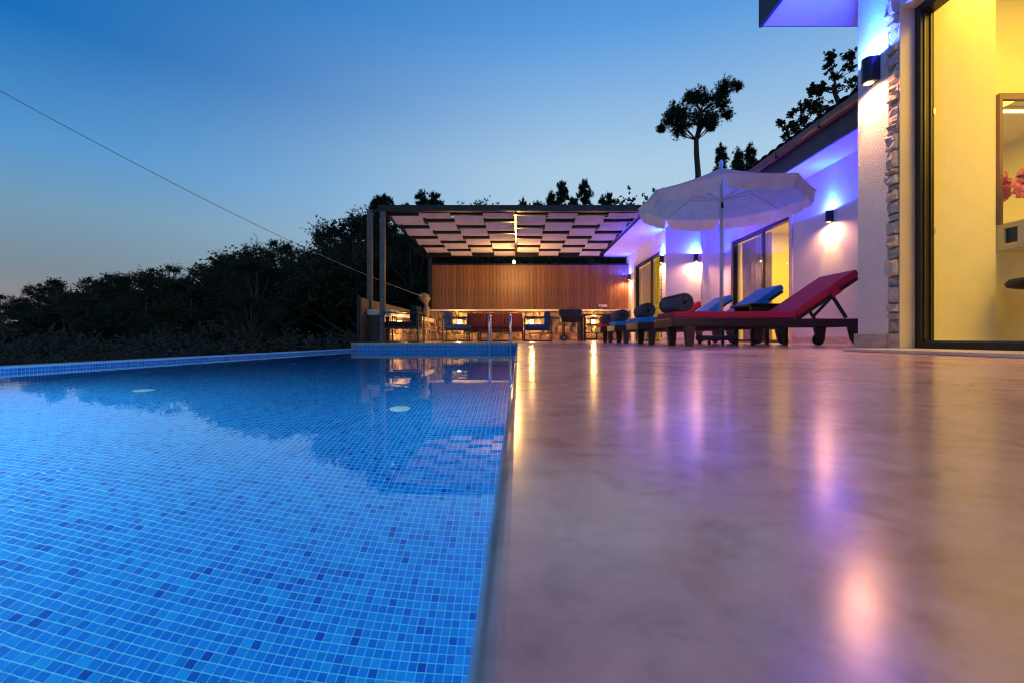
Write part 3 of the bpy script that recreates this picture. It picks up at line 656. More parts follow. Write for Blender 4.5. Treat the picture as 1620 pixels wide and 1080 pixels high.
def lantern(p, nrm, label):
    p = Vector(p); nrm = Vector(nrm); a = thing('wall_lantern', label, 'lamp', p, 'small square lanterns on the stone walls')
    s = Vector((-nrm.y, nrm.x, 0))
    def bx(u0, u1, v0, v1, z0, z1):
        q = MB(); A = [s*u0+nrm*v0, s*u1+nrm*v0, s*u1+nrm*v1, s*u0+nrm*v1]
        q.hexa([Vector((x.x,x.y,z0)) for x in A], [Vector((x.x,x.y,z1)) for x in A]); return q
    bx(-.07,.07,.03,.05,-.07,.07).build('backplate', M['black_metal'], a, local=True)
    q = bx(-.075,.075,.05,.13,.06,.075); r_ = bx(-.075,.075,.05,.13,-.075,-.06); q.f += [[i+len(q.v) for i in f] for f in r_.f]; q.mi += r_.mi; q.v += r_.v
    for u in (-.07,.07):
        r_ = bx(u-.005,u+.005,.12,.13,-.06,.06); q.f += [[i+len(q.v) for i in f] for f in r_.f]; q.mi += r_.mi; q.v += r_.v
    q.build('cage', M['black_metal'], a, local=True)
    bx(-.055,.055,.051,.115,-.058,.058).build('diffuser', emat('lantern_glow', (1,.66,.24), 10), a, local=True)
    lamp('POINT', 'lantern_light', p+nrm*.19, 36, (1,.55,.16), a, shadow_soft_size=.05)
for (px_, lab) in ((727,'square lantern glowing between the first blue armchair and the red sofa'), (841,'square lantern glowing behind the blue armchair beside the grill'), (938,'square lantern glowing behind the metal bar table')):
    P = at(px_, 509.5, ST0-.03); lantern((P.x, ST0-.0, P.z), (0,-1,0), lab)
lantern((-2.68, 9.95, .40), (1,0,0), 'square lantern glowing on the side wall behind the dark armchair')

# ------------------------------------------------------------------ pergola
pg = thing('pergola', 'dark steel pergola with woven beige canvas strips over the patio', 'pergola', (-.1, 11.5, 0))
PL, PR, PF, PB, PZ = -2.74, 2.52, 9.2, 13.95, 2.63
q = MB(); q.box(PL-.08, PR+.1, PF-.06, PF+.06, PZ, PZ+.12); q.build('front_beam', M['black_metal'], pg, bevel=.004)
q = MB(); q.box(PL-.08, PR+.1, PB, PB+.12, PZ-.06, PZ+.10); q.build('back_beam', M['black_metal'], pg, bevel=.004)
for xx in (PL, PR):
    q = MB(); q.box(xx-.03, xx+.03, PF+.06, PB, PZ+.0, PZ+.10); q.build('side_beam', M['black_metal'], pg, bevel=.004)
q = MB(); q.box(-.085, -.035, PF+.06, PB, PZ-.03, PZ+.09); q.build('centre_beam', M['lounger_wood'], pg, bevel=.004)
q = MB(); q.box(PL-.05, PL+.05, PF-.05, PF+.05, 0, PZ); q.build('post', M['steel_post'], pg, bevel=.006)
q = MB(); q.box(PL-.05, PL+.06, PB+.125, PB+.22, 0, PZ); q.build('post', M['black_metal'], pg, bevel=.006)
bars = [9.46+.555*k for k in range(9)]
for yb in bars:
    q = MB(); q.box(PL+.03, -.085, yb-.045, yb+.045, PZ-.005, PZ+.055); q.box(-.035, PR-.03, yb-.045, yb+.045, PZ-.005, PZ+.055); q.build('crossbar', M['black_metal'], pg)
cols = [PL+.06 + (2.60/4)*i for i in range(4)] + [-.02 + (2.50/4)*i for i in range(4)]
rnd = random.Random(21)
for ci, x0 in enumerate(cols):
    wd = .63 if ci < 4 else .61
    ph = ci % 2
    def fz(yy, u):
        k = (yy-9.46)/.555; s = math.cos(math.pi*(k+ph))
        return PZ+.025+.06*s - .012*math.sin(math.pi*u)*abs(math.sin(math.pi*k)) - (.012*(1 if u > .9 or u < .1 else 0))*rnd.random()
    q = MB(); off = rnd.uniform(-.008,.008)
    q.grid(lambda u, v_: (x0+off+wd*u + .01*math.sin(v_*19+ci)*(u-.5), PF+.07+(PB-PF-.08)*v_, fz(PF+.07+(PB-PF-.08)*v_, u)), 8, 64)
    q.build('canvas_strip', M['canvas'], pg, smooth=True)
op = thing('steel_post', 'grey steel gate post with short top arm just outside the pergola corner', 'post', (-3.08, 9.45, 0))
q = MB(); q.box(-3.13, -3.03, 9.40, 9.50, 0, 2.735); q.build('upright', M['steel_post'], op, bevel=.006)
q = MB(); q.box(-3.03, -2.83, 9.42, 9.48, 2.685, 2.735); q.build('arm', M['black_metal'], op, bevel=.004)
pb = thing('pendant_bulb', 'bare glowing bulb hanging under the middle of the pergola', 'lamp', (-.12, 12.6, 2.2))
q = MB(); q.tube([(-.12,12.6,2.24),(-.12,12.6,2.63)], .006, 6); q.build('cord', M['black_metal'], pb)
q = MB(); q.lathe((-.12,12.6,2.225), [(.014,0),(.018,.05)], 10); q.build('socket', M['black_metal'], pb)
q = MB(); q.lathe((-.12,12.6,2.13), [(.006,0),(.03,.015),(.04,.045),(.03,.075),(.014,.095)], 14); q.build('bulb', emat('bulb_glow', (1,.62,.22), 30), pb, smooth=True)
lamp('POINT', 'bulb_light', (-.12,12.6,2.08), 110, (1,.55,.17), pb, shadow_soft_size=.05)
# tied canvas on the back post, and the wire
tc_ = thing('tied_canvas', 'bunched beige canvas tied to the dark back post of the pergola', 'curtain', (-2.74, 13.9, 1.0))
P0 = at(670, 500, 13.85); q = MB()
prof = [(.07,-.05),(.10,.05),(.09,.2),(.06,.33),(.045,.38),(.10,.45),(.16,.55),(.15,.66),(.06,.72)]
k = len(q.v); nn = 18
for i, (r_, zz) in enumerate(prof):
    for j in range(nn):
        a = 6.283*j/nn; rr = r_*(1+.18*math.sin(a*5+i)+.08*rnd.random()); q.v.append((-2.84+.05*math.sin(i*.6)+rr*math.cos(a), 13.84+rr*.7*math.sin(a), .72+zz))
for i in range(len(prof)-1):
    for j in range(nn): j2 = (j+1) % nn; q.face([k+i*nn+j, k+i*nn+j2, k+(i+1)*nn+j2, k+(i+1)*nn+j])
q.build('bundle', M['sack'], tc_, smooth=True)
q = MB(); q.lathe((-2.84+.05*math.sin(2.4),13.84,1.085), [(.05,0),(.055,.015),(.05,.03)], 12); q.build('tie', M['rope'], tc_)
A = Vector((-2.86,13.8,1.32)); B = at(0, 116, 6.2); B = A+(B-A)*1.3
q = MB(); q.tube([A+(B-A)*s_ - Vector((0,0,.34*4*s_*(1-s_))) for s_ in [i/30 for i in range(31)]], .0055, 6)
tag(q.build('guy_wire', M['rope'], smooth=True), 'thin wire running from the tied canvas up across the evening sky', 'wire')

# ------------------------------------------------------------------ patio furniture
def armchair(label, x, y, facing, mat, group='metal framed armchairs on the patio'):
    # facing +1: sits facing +x
    a = thing('armchair', label, 'armchair', (x, y, 0), group); W, Dp = .68, .62; s = facing
    q = MB()
    for yy in (-.30, .30):
        for xx in (-.33, .33): q.box(xx-.0125, xx+.0125, yy-.0125, yy+.0125, 0, .60)
        q.box(-.3174, .3174, yy-.0125, yy+.0125, .575, .5999); q.box(-.3174, .3174, yy-.0125, yy+.0125, .001, .025); q.box(-.3174, .3174, yy-.0125, yy+.0125, .27, .295)
    for xx in (-.33, .33): q.box(xx-.0124, xx+.0124, -.2874, .2874, .27, .295)
    q.box(-s*.33-.0124, -s*.33+.0124, -.2874, .2874, .575, .599)
    q.build('frame', M['black_metal'], a, local=True)
    q = MB(); q.box(-.30, .31, -.28, .28, .30, .41) if s > 0 else q.box(-.31, .30, -.28, .28, .30, .41); q.build('seat_cushion', mat, a, local=True, bevel=.03, seg=3)
    q = MB(); x0, x1 = (-.30, -.16) if s > 0 else (.16, .30)
    q.box(x0, x1, -.28, .28, .412, .73); q.build('back_cushion', mat, a, local=True, bevel=.04, seg=3)
    return a
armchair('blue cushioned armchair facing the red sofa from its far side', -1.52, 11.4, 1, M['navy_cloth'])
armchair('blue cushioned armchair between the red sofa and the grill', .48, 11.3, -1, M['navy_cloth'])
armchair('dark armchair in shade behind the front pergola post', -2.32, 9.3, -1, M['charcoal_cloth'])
so = thing('sofa', 'dark red three seat sofa against the stone wall', 'sofa', (-.62, 12.6, 0)); sx0, sx1 = -1.46, .12
q = MB()
for xx in (sx0, sx1):
    for yy in (12.25, 12.95): q.box(xx-.0125, xx+.0125, yy-.0125, yy+.0125, 0, .60)
    q.box(xx-.0124, xx+.0124, 12.2626, 12.9374, .575, .599); q.box(xx-.0124, xx+.0124, 12.2626, 12.9374, .001, .025); q.box(xx-.0124, xx+.0124, 12.2626, 12.9374, .25, .275)
for yy in (12.25, 12.95): q.box(sx0+.0126, sx1-.0126, yy-.0125, yy+.0125, .25, .275)
q.build('frame', M['black_metal'], so)
for i in range(3):
    a0 = sx0+.02+i*.52; q = MB(); q.box(a0, a0+.51, 12.24, 12.8, .28, .41); q.build('seat_cushion', M['maroon_cloth'], so, bevel=.03, seg=3)
    q = MB(); q.hexa([(a0,12.66,.412),(a0+.51,12.66,.412),(a0+.51,12.82,.412),(a0,12.82,.412)], [(a0,12.80,.78),(a0+.51,12.80,.78),(a0+.51,12.93,.78),(a0,12.93,.78)]); q.build('back_cushion', M['maroon_cloth'], so, bevel=.04, seg=3)
ct = thing('coffee_table', 'low open black metal coffee table in front of the red sofa', 'table', (-.62, 11.5, 0))
q = MB()
for xx in (-.98, -.22):
    for yy in (11.25, 11.75): q.box(xx-.015, xx+.015, yy-.015, yy+.015, 0, .28)
q.box(-.965, -.235, 11.2352, 11.2648, .001, .022); q.box(-.965, -.235, 11.7352, 11.7648, .001, .022)
q.build('frame', M['black_metal'], ct)
q = MB(); q.box(-1.0, -.2, 11.22, 11.78, .281, .30); q.build('table_top', M['black_metal'], ct, bevel=.003)
# grill
gr = thing('grill', 'black trolley barbecue with open lid and side shelf', 'barbecue', (1.35, 12.3, 0)); gy = 12.3
q = MB(); q.hexa([(1.16,gy-.2,.50),(1.70,gy-.2,.50),(1.70,gy+.2,.50),(1.16,gy+.2,.50)], [(1.12,gy-.24,.66),(1.74,gy-.24,.66),(1.74,gy+.24,.66),(1.12,gy+.24,.66)]); q.build('firebox', M['black_metal'], gr, bevel=.015)
q = MB(); q.hexa([(1.12,gy+.14,.665),(1.74,gy+.14,.665),(1.74,gy+.24,.665),(1.12,gy+.24,.665)], [(1.10,gy+.20,.86),(1.76,gy+.20,.86),(1.72,gy+.36,.88),(1.14,gy+.36,.88)]); ld = q.build('lid', M['black_metal'], gr, bevel=.02)
q = MB(); q.tube([(1.33,gy+.22,.875),(1.35,gy+.2,.915),(1.51,gy+.2,.915),(1.53,gy+.22,.875)], .009, 8); q.build('handle', M['steel_post'], ld)
for xx in (1.22, 1.64):
    for yy in (gy-.17, gy+.17):
        q = MB(); q.box(xx-.018, xx+.018, yy-.018, yy+.018, (.06 if xx < 1.4 else 0), .50); q.build('leg', M['black_metal'], gr)
q = MB(); q.bar((1.24,gy-.19,.46), (1.62,gy-.19,.14), .016, .016); q.box(1.20, 1.66, gy-.17, gy+.17, .15, .165); q.build('brace', M['steel_post'], gr)
q = MB(); q.box(.86, 1.115, gy-.2, gy+.2, .60, .625); q.build('side_shelf', M['black_metal'], gr)
for yy in (gy-.22, gy+.22):
    q = MB(); q.tube([(1.22,yy-.02,.085),(1.22,yy+.02,.085)], .085, 18); wh = q.build('wheel', M['wheel'], gr); q = MB(); q.tube([(1.22,yy-.026,.085),(1.22,yy-.021,.085)], .045, 14); q.build('hub', M['chrome'], wh)
q = MB(); q.box(1.40, 1.52, gy-.235, gy-.19, .36, .50); q.build('grease_tray', M['steel_post'], gr)
# bar table
bt = thing('bar_table', 'dark metal side table with open wire base beside the grill', 'table', (2.15, 12.6, 0))
q = MB(); q.box(1.76, 2.50, 12.35, 12.95, .70, .735); q.build('table_top', M['black_metal'], bt, bevel=.004)
for xx in (1.80, 2.46):
    for yy in (12.38, 12.92): q = MB(); q.box(xx-.03, xx+.03, yy-.03, yy+.03, 0, .70); q.build('leg', M['black_metal'], bt)
q = MB(); q.box(1.83, 2.43, 12.37, 12.40, .44, .47); q.box(1.83, 2.43, 12.37, 12.40, .05, .08); q.box(2.12, 2.15, 12.372, 12.398, .08, .44)
for k in range(9):
    xa = 1.86+k*.065; q.tube([(xa,12.385,.08),(xa+rnd.uniform(-.05,.05),12.385,.25),(xa+rnd.uniform(-.06,.06),12.385,.44)], .006, 5)
q.build('wire_base', M['black_metal'], bt)
for i, (xx, yy, lab, hgt) in enumerate(((1.88,12.5,'stemmed glass nearest the grill on the bar table',.11), (1.99,12.6,'stemmed glass second from the grill on the bar table',.10), (2.10,12.5,'middle stemmed glass on the bar table',.11), (2.21,12.62,'stemmed glass at the house end of the bar table',.10))):
    gl_ = thing('glass', lab, 'glass', (xx, yy, .7355), 'drinking glasses on the bar table')
    q = MB(); q.lathe((xx,yy,.7358), [(.03,0),(.006,.006),(.006,.04),(.03,.06),(.035,hgt)], 14); q.build('bowl', M['glassware'], gl_, smooth=True)
jar = thing('jar', 'small round pottery jar on the stone ledge behind the loungers', 'jar', (2.55, 14.1, .955)); q = MB(); q.lathe((2.55,14.1,.9555), [(.04,0),(.065,.03),(.06,.07),(.035,.1)], 14); q.build('pot', M['stone'], jar, smooth=True)

# pool ladder at the patio corner
la = thing('pool_ladder', 'chrome pool ladder with two tall handrails at the patio corner', 'ladder', (-.33, YR-.1, 0))
for xx in (-.545, -.145):
    q = MB(); pts = [(xx,YR-.10,-1.05),(xx,YR-.10,.30)]
    pts += [(xx, YR-.10+.17*(1-math.cos(a)), .30+.22*math.sin(a)) for a in [R(15*i) for i in range(1, 13)]] + [(xx,YR+.24,.0)]
    q.tube(pts, .021, 12); q.build('handrail', M['chrome'], la, smooth=True)
for zz in (-.35, -.62, -.89):
    q = MB(); q.box(-.525, -.165, YR-.14, YR-.06, zz, zz+.03); q.build('step', M['chrome'], la, bevel=.006)

# ------------------------------------------------------------------ sun loungers
def make_lounger(mat):
    a = thing('sun_lounger', '', '', (0,0,0)); W_ = .62; LW = M['lounger_wood']
    for yy in (0, W_-.04):
        q = MB(); q.box(0, 2.0, yy, yy+.04, .205, .288); q.build('side_rail', LW, a, local=True, bevel=.005)
    q = MB(); q.box(-.022, -.001, -.005, W_+.005, .20, .292); q.build('end_board', LW, a, local=True, bevel=.004)
    q = MB(); q.box(2.001, 2.022, 0, W_, .205, .288); q.build('end_board', LW, a, local=True, bevel=.004)
    for i in range(9):
        q = MB(); x0 = .05+i*.142; q.box(x0, x0+.09, .041, W_-.041, .262, .286); q.build('slat', LW, a, local=True)
    for yy in (.0, W_-.065):
        q = MB(); q.hexa([(.145,yy,0),(.215,yy,0),(.215,yy+.065,0),(.145,yy+.065,0)], [(.125,yy-.008,.204),(.235,yy-.008,.204),(.235,yy+.073,.204),(.125,yy+.073,.204)]); q.build('leg', M['leg_wood'], a, local=True, bevel=.006)
        q = MB(); q.hexa([(1.90,yy+.012,.05),(1.98,yy+.012,.05),(1.98,yy+.053,.05),(1.90,yy+.053,.05)], [(1.87,yy,.204),(1.99,yy,.204),(1.99,yy+.065,.204),(1.87,yy+.065,.204)]); q.build('wheel_leg', LW, a, local=True, bevel=.005)
        y0 = yy-.035 if yy < .1 else yy+.055
        q = MB(); q.tube([(1.94,y0,.068),(1.94,y0+.032,.068)], .068, 22); w_ = q.build('wheel', M['wheel'], a, local=True, bevel=.006)
        q = MB(); q.tube([(1.94,y0-.004,.068),(1.94,y0+.036,.068)], .012, 10); q.build('axle_cap', M['chrome'], w_, local=True)
    q = MB(); q.box(.01, 1.315, .012, W_-.012, .290, .366); q.build('mattress', mat, a, local=True, bevel=.022, seg=3)
    q = MB(); e0, e1, f0, f1 = .016, 1.309, .018, W_-.018
    for zz in (.359, .297): q.tube([(e0,f0,zz),(e1,f0,zz),(e1,f1,zz),(e0,f1,zz),(e0,f0,zz)], .0045, 6)
    q.build('piping', mat, kids(a)[-1], local=True, smooth=True)
    th = R(34); Lb = .80; hx, hz = 1.325, .300; u = (math.cos(th), math.sin(th)); nn_ = (-math.sin(th), math.cos(th))
    def pt(s_, n_, y): return (hx+u[0]*s_+nn_[0]*n_, y, hz+u[1]*s_+nn_[1]*n_)
    q = MB(); q.hexa([pt(0,.002,.012),pt(Lb,.002,.012),pt(Lb,.002,W_-.012),pt(0,.002,W_-.012)], [pt(0,.080,.012),pt(Lb,.080,.012),pt(Lb,.080,W_-.012),pt(0,.080,W_-.012)]); bc = q.build('backrest_cushion', mat, a, local=True, bevel=.022, seg=3)
    q = MB(); q.hexa([pt(.42,-.030,-.002),pt(.52,-.030,-.002),pt(.52,-.030,.011),pt(.42,-.030,.011)], [pt(.42,.05,-.002),pt(.52,.05,-.002),pt(.52,.05,.011),pt(.42,.05,.011)]); q.build('strap', mat, bc, local=True)
    q = MB()
    for yy in (.03, W_-.07): q.hexa([pt(0,-.032,yy),pt(Lb-.03,-.032,yy),pt(Lb-.03,-.032,yy+.04),pt(0,-.032,yy+.04)], [pt(0,0,yy),pt(Lb-.03,0,yy),pt(Lb-.03,0,yy+.04),pt(0,0,yy+.04)])
    for s_ in (.1,.3,.5,.7): q.hexa([pt(s_,-.022,.071),pt(s_+.07,-.022,.071),pt(s_+.07,-.022,W_-.071),pt(s_,-.022,W_-.071)], [pt(s_,-.001,.071),pt(s_+.07,-.001,.071),pt(s_+.07,-.001,W_-.071),pt(s_,-.001,W_-.071)])
    q.build('backrest_frame', LW, a, local=True)
    for yy in (.055, W_-.055):
        q = MB(); A_ = pt(.45,-.03,yy); q.bar(A_, (1.86,yy,.30), .022, .03); q.bar(A_, (1.50,yy,.30), .018, .026); q.build('strut', LW, a, local=True)
    return a
LY = [4.80, 6.17, 7.64, 8.95]; LX = 1.635
red = make_lounger(M['red_cloth']); blue = make_lounger(M['blue_cloth'])
lng = [red, blue, copy_tree(blue), copy_tree(red)]
labs = ['nearest sun lounger, red mattress on a dark wheeled frame, backrest raised', 'blue mattress sun lounger directly behind the nearest red one', 'blue mattress sun lounger, third from the front behind another blue one', 'farthest sun lounger, red mattress mostly hidden behind the blue ones']
for o, y, lb in zip(lng, LY, labs): o.location = (LX, y, 0); tag(o, lb, 'sun lounger', 'sun loungers in a row on the deck')
# rolled towels
def towel():
    q = MB(); nt_ = 5.2; stp = 26; n_ = int(nt_*stp); th = .0125; Lt = .50
    pts = []
    for i in range(n_+1):
        a = 2*math.pi*i/stp; r = .016+.0145*a/(2*math.pi); pts.append((r, a))
    k = 0
    for r, a in pts:
        for rr in (r, r+th):
            for yy in (0, Lt): q.v.append((rr*math.cos(a), yy+.004*math.sin(a*1.7), rr*math.sin(a)))
    for i in range(n_):
        b0 = i*4; b1 = b0+4
        q.face([b0,b1,b1+1,b0+1]); q.face([b0+2,b0+3,b1+3,b1+2]); q.face([b0,b0+2,b1+2,b1]); q.face([b0+1,b1+1,b1+3,b0+3])
    q.face([n_*4,n_*4+1,n_*4+3,n_*4+2])
    return q.mesh('towel_roll', M['towel'])
tmesh = towel(); tmesh.polygons.foreach_set('use_smooth', [True]*len(tmesh.polygons))
tl_ = ['rolled grey towel on the foot of the nearest red sun lounger', 'rolled grey towel on the blue sun lounger behind the red one', 'rolled grey towel on the second blue sun lounger', 'smallest rolled grey towel, on the farthest sun lounger']
for i, y in enumerate(LY):
    o = link('towel', tmesh); o.location = (LX+.145, y+.06, .366+.095); o.rotation_euler = (0, R(-60+15*i), R([4,-2,3,0][i])); tag(o, tl_[i], 'towel', 'rolled towels on the loungers')
# side table in the gap
sd = thing('side_table', 'square black side table between the red and blue loungers', 'table', (3.05, 5.75, 0))
q = MB(); q.box(2.80, 3.32, 5.50, 6.02, .475, .50); q.build('table_top', M['black_metal'], sd, bevel=.004)
for xx in (2.86, 3.26):
    for yy in (5.55, 5.97): q = MB(); q.hexa([(xx-.018,yy-.018,0),(xx+.018,yy-.018,0),(xx+.018,yy+.018,0),(xx-.018,yy+.018,0)], [(xx-.028,yy-.022,.474),(xx+.028,yy-.022,.474),(xx+.028,yy+.022,.474),(xx-.028,yy+.022,.474)]); q.build('leg', M['lounger_wood'], sd)
q = MB(); q.box(2.89, 3.23, 5.54, 5.56, .42, .473); q.box(2.89, 3.23, 5.96, 5.98, .42, .473); q.build('apron', M['lounger_wood'], sd)

# ------------------------------------------------------------------ parasol
UX, UY, UZ, UR, UT = 2.72, 6.10, 1.932, 1.088, 2.361
um = thing('parasol', 'open white octagonal parasol with scalloped valance above the loungers', 'parasol', (UX, UY, 0))
q = MB(); q.tube([(UX,UY,.06),(UX,UY,UT+.02)], .021, 14); q.build('pole', M['white_paint'], um, smooth=True)
q = MB(); q.lathe((UX,UY,UT+.02), [(.026,0),(.03,.02),(.022,.04),(.03,.06),(.012,.085)], 12); q.build('finial', M['white_paint'], um, smooth=True)
q = MB(); q.box(UX-.27, UX+.13, UY-.2, UY+.2, .055, .115); bs = q.build('base_block', pmat('grey_base', (.05,.05,.07), .6, var=.2), um, bevel=.012)
q = MB(); q.lathe((UX,UY,.116), [(.04,0),(.035,.16)], 14); q.build('socket', M['steel_post'], bs)
for xx in (UX-.23, UX+.09):
    for yy in (UY-.16, UY+.16): q = MB(); q.tube([(xx-.012,yy,.028),(xx+.012,yy,.028)], .027, 14); q.build('castor', M['wheel'], bs)
vt = [(UX+UR*math.cos(R(22.5+45*k)), UY+UR*math.sin(R(22.5+45*k))) for k in range(8)]
def canopy_pt(k, u, v_):          # u across the panel, v_ from apex (0) to rim (1)
    a, b_ = vt[k], vt[(k+1) % 8]; x = a[0]+(b_[0]-a[0])*u; y = a[1]+(b_[1]-a[1])*u
    sag = .035*math.sin(math.pi*u)*v_; z = UT+(UZ-UT)*v_ - .03*math.sin(math.pi*v_) - sag*.6
    return (UX+(x-UX)*v_, UY+(y-UY)*v_, z)
for k in range(8):
    q = MB(); q.grid(lambda u, v_: canopy_pt(k, u, max(.012, v_)), 10, 10); cp = q.build('canopy_panel', M['umbrella'], um, smooth=True)
    q = MB()
    def val(u, v_):
        p = canopy_pt(k, .015+.97*u, 1); hgt = .165*(min(1, (min(u, 1-u)/.07))**.5 if v_ > 0 else 1); hgt = .06+.105*(1-max(0, 1-min(u,1-u)/.09)**2)
        dx, dy = p[0]-UX, p[1]-UY; d = math.hypot(dx, dy); o_ = .01*math.sin(u*17+k)*v_ - .012*v_
        return (p[0]+dx/d*o_, p[1]+dy/d*o_, p[2]-hgt*v_)
    q.grid(val, 24, 4); q.build('valance', M['umbrella'], cp, smooth=True)
    A_ = Vector((UX,UY,UT-.02)); B_ = Vector((vt[k][0],vt[k][1],UZ-.012)); mid = A_+(B_-A_)*.55 - Vector((0,0,.028))
    q = MB(); q.tube([A_, mid, B_], .009, 6); rb = q.build('rib', M['white_paint'], um)
    q = MB(); q.tube([(UX+(vt[k][0]-UX)*.025, UY+(vt[k][1]-UY)*.025, UZ+.0), mid], .008, 6); q.build('stretcher', M['white_paint'], rb)
q = MB(); q.lathe((UX,UY,UZ-.035), [(.03,0),(.036,.02),(.036,.05),(.03,.06)], 12); q.build('runner', M['white_paint'], um)
q = MB(); q.box(UX-.012, UX+.014, UY-.036, UY-.022, UZ-.12, UZ-.045); q.build('catch', M['maroon_cloth'], um)

# ------------------------------------------------------------------ trees
def blob_tree(blobs, trunk, seed, tuft, per, needle=True, limb=.035, nface=7):
    # blobs: (x, y, z, r); trunk: [(x,y,z,r)...]
    rr = random.Random(seed); T = MB(); T.tube([p[:3] for p in trunk], [p[3] for p in trunk], 8)
    tp = [Vector(p[:3]) for p in trunk]; K = MB()
    for (x, y, z, r) in blobs:
        c = Vector((x, y, z)); base = min((p for p in tp if p.z < z+.02*abs(z)+.01), key=lambda p: (p-c).length + (0 if p.z < z else 9), default=tp[-1])
        m_ = (base+c)/2 + Vector((rr.gauss(0,.06), rr.gauss(0,.06), -.1))*r; T.tube([base, m_, c], [limb*r*2.2, limb*r*1.6, limb*r*.7], 5)
        out = Vector((x-tp[-1].x, y-tp[-1].y, 0)); out = out.normalized() if out.length > 1e-6 else Vector((0,0,1))
        ntw = max(5, int(per/7))
        for _ in range(ntw):
            d = (Vector((rr.gauss(0,1), rr.gauss(0,1), rr.gauss(0,.8)+(.55 if needle else .25))) + out*.35).normalized()
            ln = r*rr.uniform(.55, 1.45); side = Vector((rr.gauss(0,.25), rr.gauss(0,.25), .25))*ln*.5
            T.poly([c+d*ln*.1, c+d*ln*.12+Vector((0,0,r*.03)), c+d*ln*.95+side])
            for _t in range(7):
                t_ = rr.uniform(.25, 1.0); p = c + d*ln*t_ + side*t_*t_ + Vector((rr.gauss(0,1), rr.gauss(0,1), rr.gauss(0,1)))*r*.06
                L_ = tuft*rr.uniform(.6, 1.3)
                for _k in range(nface):
                    e = (d*.7 + Vector((0,0,.25)) + Vector((rr.gauss(0,1), rr.gauss(0,1), rr.gauss(0,1))).normalized()).normalized()
                    s = e.cross(Vector((rr.gauss(0,1), rr.gauss(0,1), rr.gauss(0,1)))).normalized()*L_*(.10 if needle else .30)
                    if needle: K.poly([p-s, p+s, p+e*L_])
                    else: K.poly([p, p+e*L_*.5-s, p+e*L_, p+e*L_*.5+s])
    return T, K
def rand_blobs(kind, rr):
    out = []
    if kind == 'pine':                                  # irregular rounded pine, bare lower trunk
        for k in range(20):
            z = rr.uniform(.36, .93); w_ = .30*(1-((z-.55)/.46)**2)+.04; a = rr.uniform(0,6.28); d = w_*rr.uniform(.35,1)
            out.append((d*math.cos(a), d*math.sin(a), z, rr.uniform(.07,.125)))
        out.append((0,0,.95,.05))
    elif kind == 'young':                               # pointed young pine with candles
        for k in range(46):
            z = .14+.83*(k/45)**.85; w_ = .21*(1-z)**.75+.008; a = k*2.4+rr.uniform(-.4,.4); d = w_*rr.uniform(.35,1.05)
            out.append((d*math.cos(a), d*math.sin(a), z, .018+.042*(1-z)))
        for k in range(9): out.append((rr.uniform(-.012,.012), rr.uniform(-.012,.012), .62+.044*k, .026))
        for k in range(4): a = k*1.6+rr.random(); out.append((.07*math.cos(a), .07*math.sin(a), .80+.03*k, .02))
    elif kind == 'oak':
        for k in range(30):
            d = Vector((rr.gauss(0,1), rr.gauss(0,1), rr.gauss(0,1))).normalized()*rr.random()**.4
            out.append((d.x*.40, d.y*.40, .56+d.z*.36, rr.uniform(.09,.15)))
    elif kind == 'shrub':
        for k in range(16):
            a = rr.uniform(0,6.28); d = rr.random()**.5*.5; z = rr.uniform(.12,.80)*(1-.5*d)
            out.append((d*math.cos(a), d*math.sin(a), z, rr.uniform(.12,.2)))
    return out
protos = {}
def proto(kind, var):
    key = (kind, var)
    if key not in protos:
        rr = random.Random(hash(kind) % 1 + var*7 + len(kind)*31)
        bl = rand_blobs(kind, rr)
        tr = {'pine': [(0,0,-.08,.022),(.01,0,.3,.018),(-.01,.01,.6,.013),(0,0,.93,.004)], 'young': [(0,0,-.08,.016),(0,0,.4,.011),(0,0,.97,.003)],
              'oak': [(0,0,-.08,.03),(.01,0,.25,.024),(0,0,.6,.012),(0,0,.85,.004)], 'shrub': [(0,0,-.1,.02),(0,0,.3,.014),(0,0,.6,.005)]}[kind]
        tuft = {'pine': .019, 'young': .016, 'oak': .018, 'shrub': .026}[kind]; per = {'pine': 220, 'young': 84, 'oak': 210, 'shrub': 220}[kind]
        T, K = blob_tree(bl, tr, var*13+5, tuft, per, needle=kind in ('pine','young'), nface=7 if kind in ('pine','young') else 5)
        protos[key] = (T.mesh('trunk', M['bark']), K.mesh('crown', M[{'pine':'pine','young':'pine','oak':'leaf','shrub':'shrub'}[kind]]))
    return protos[key]
def plant(name, kind, var, x, ytop, D, label, cat, group=None, wid=1.0, rot=0.0, base=None):
    P = at(x, ytop, D); g_ = gz(P.x, P.y) if base is None else base; H_ = P.z-g_
    a = thing(name, label, cat, (P.x, P.y, g_), group); a.rotation_euler = (0,0,rot); a.scale = (H_*wid, H_*wid, H_)
    T, K = proto(kind, var); link('trunk', T, a); link('crown', K, a); return a
rnd = random.Random(77)
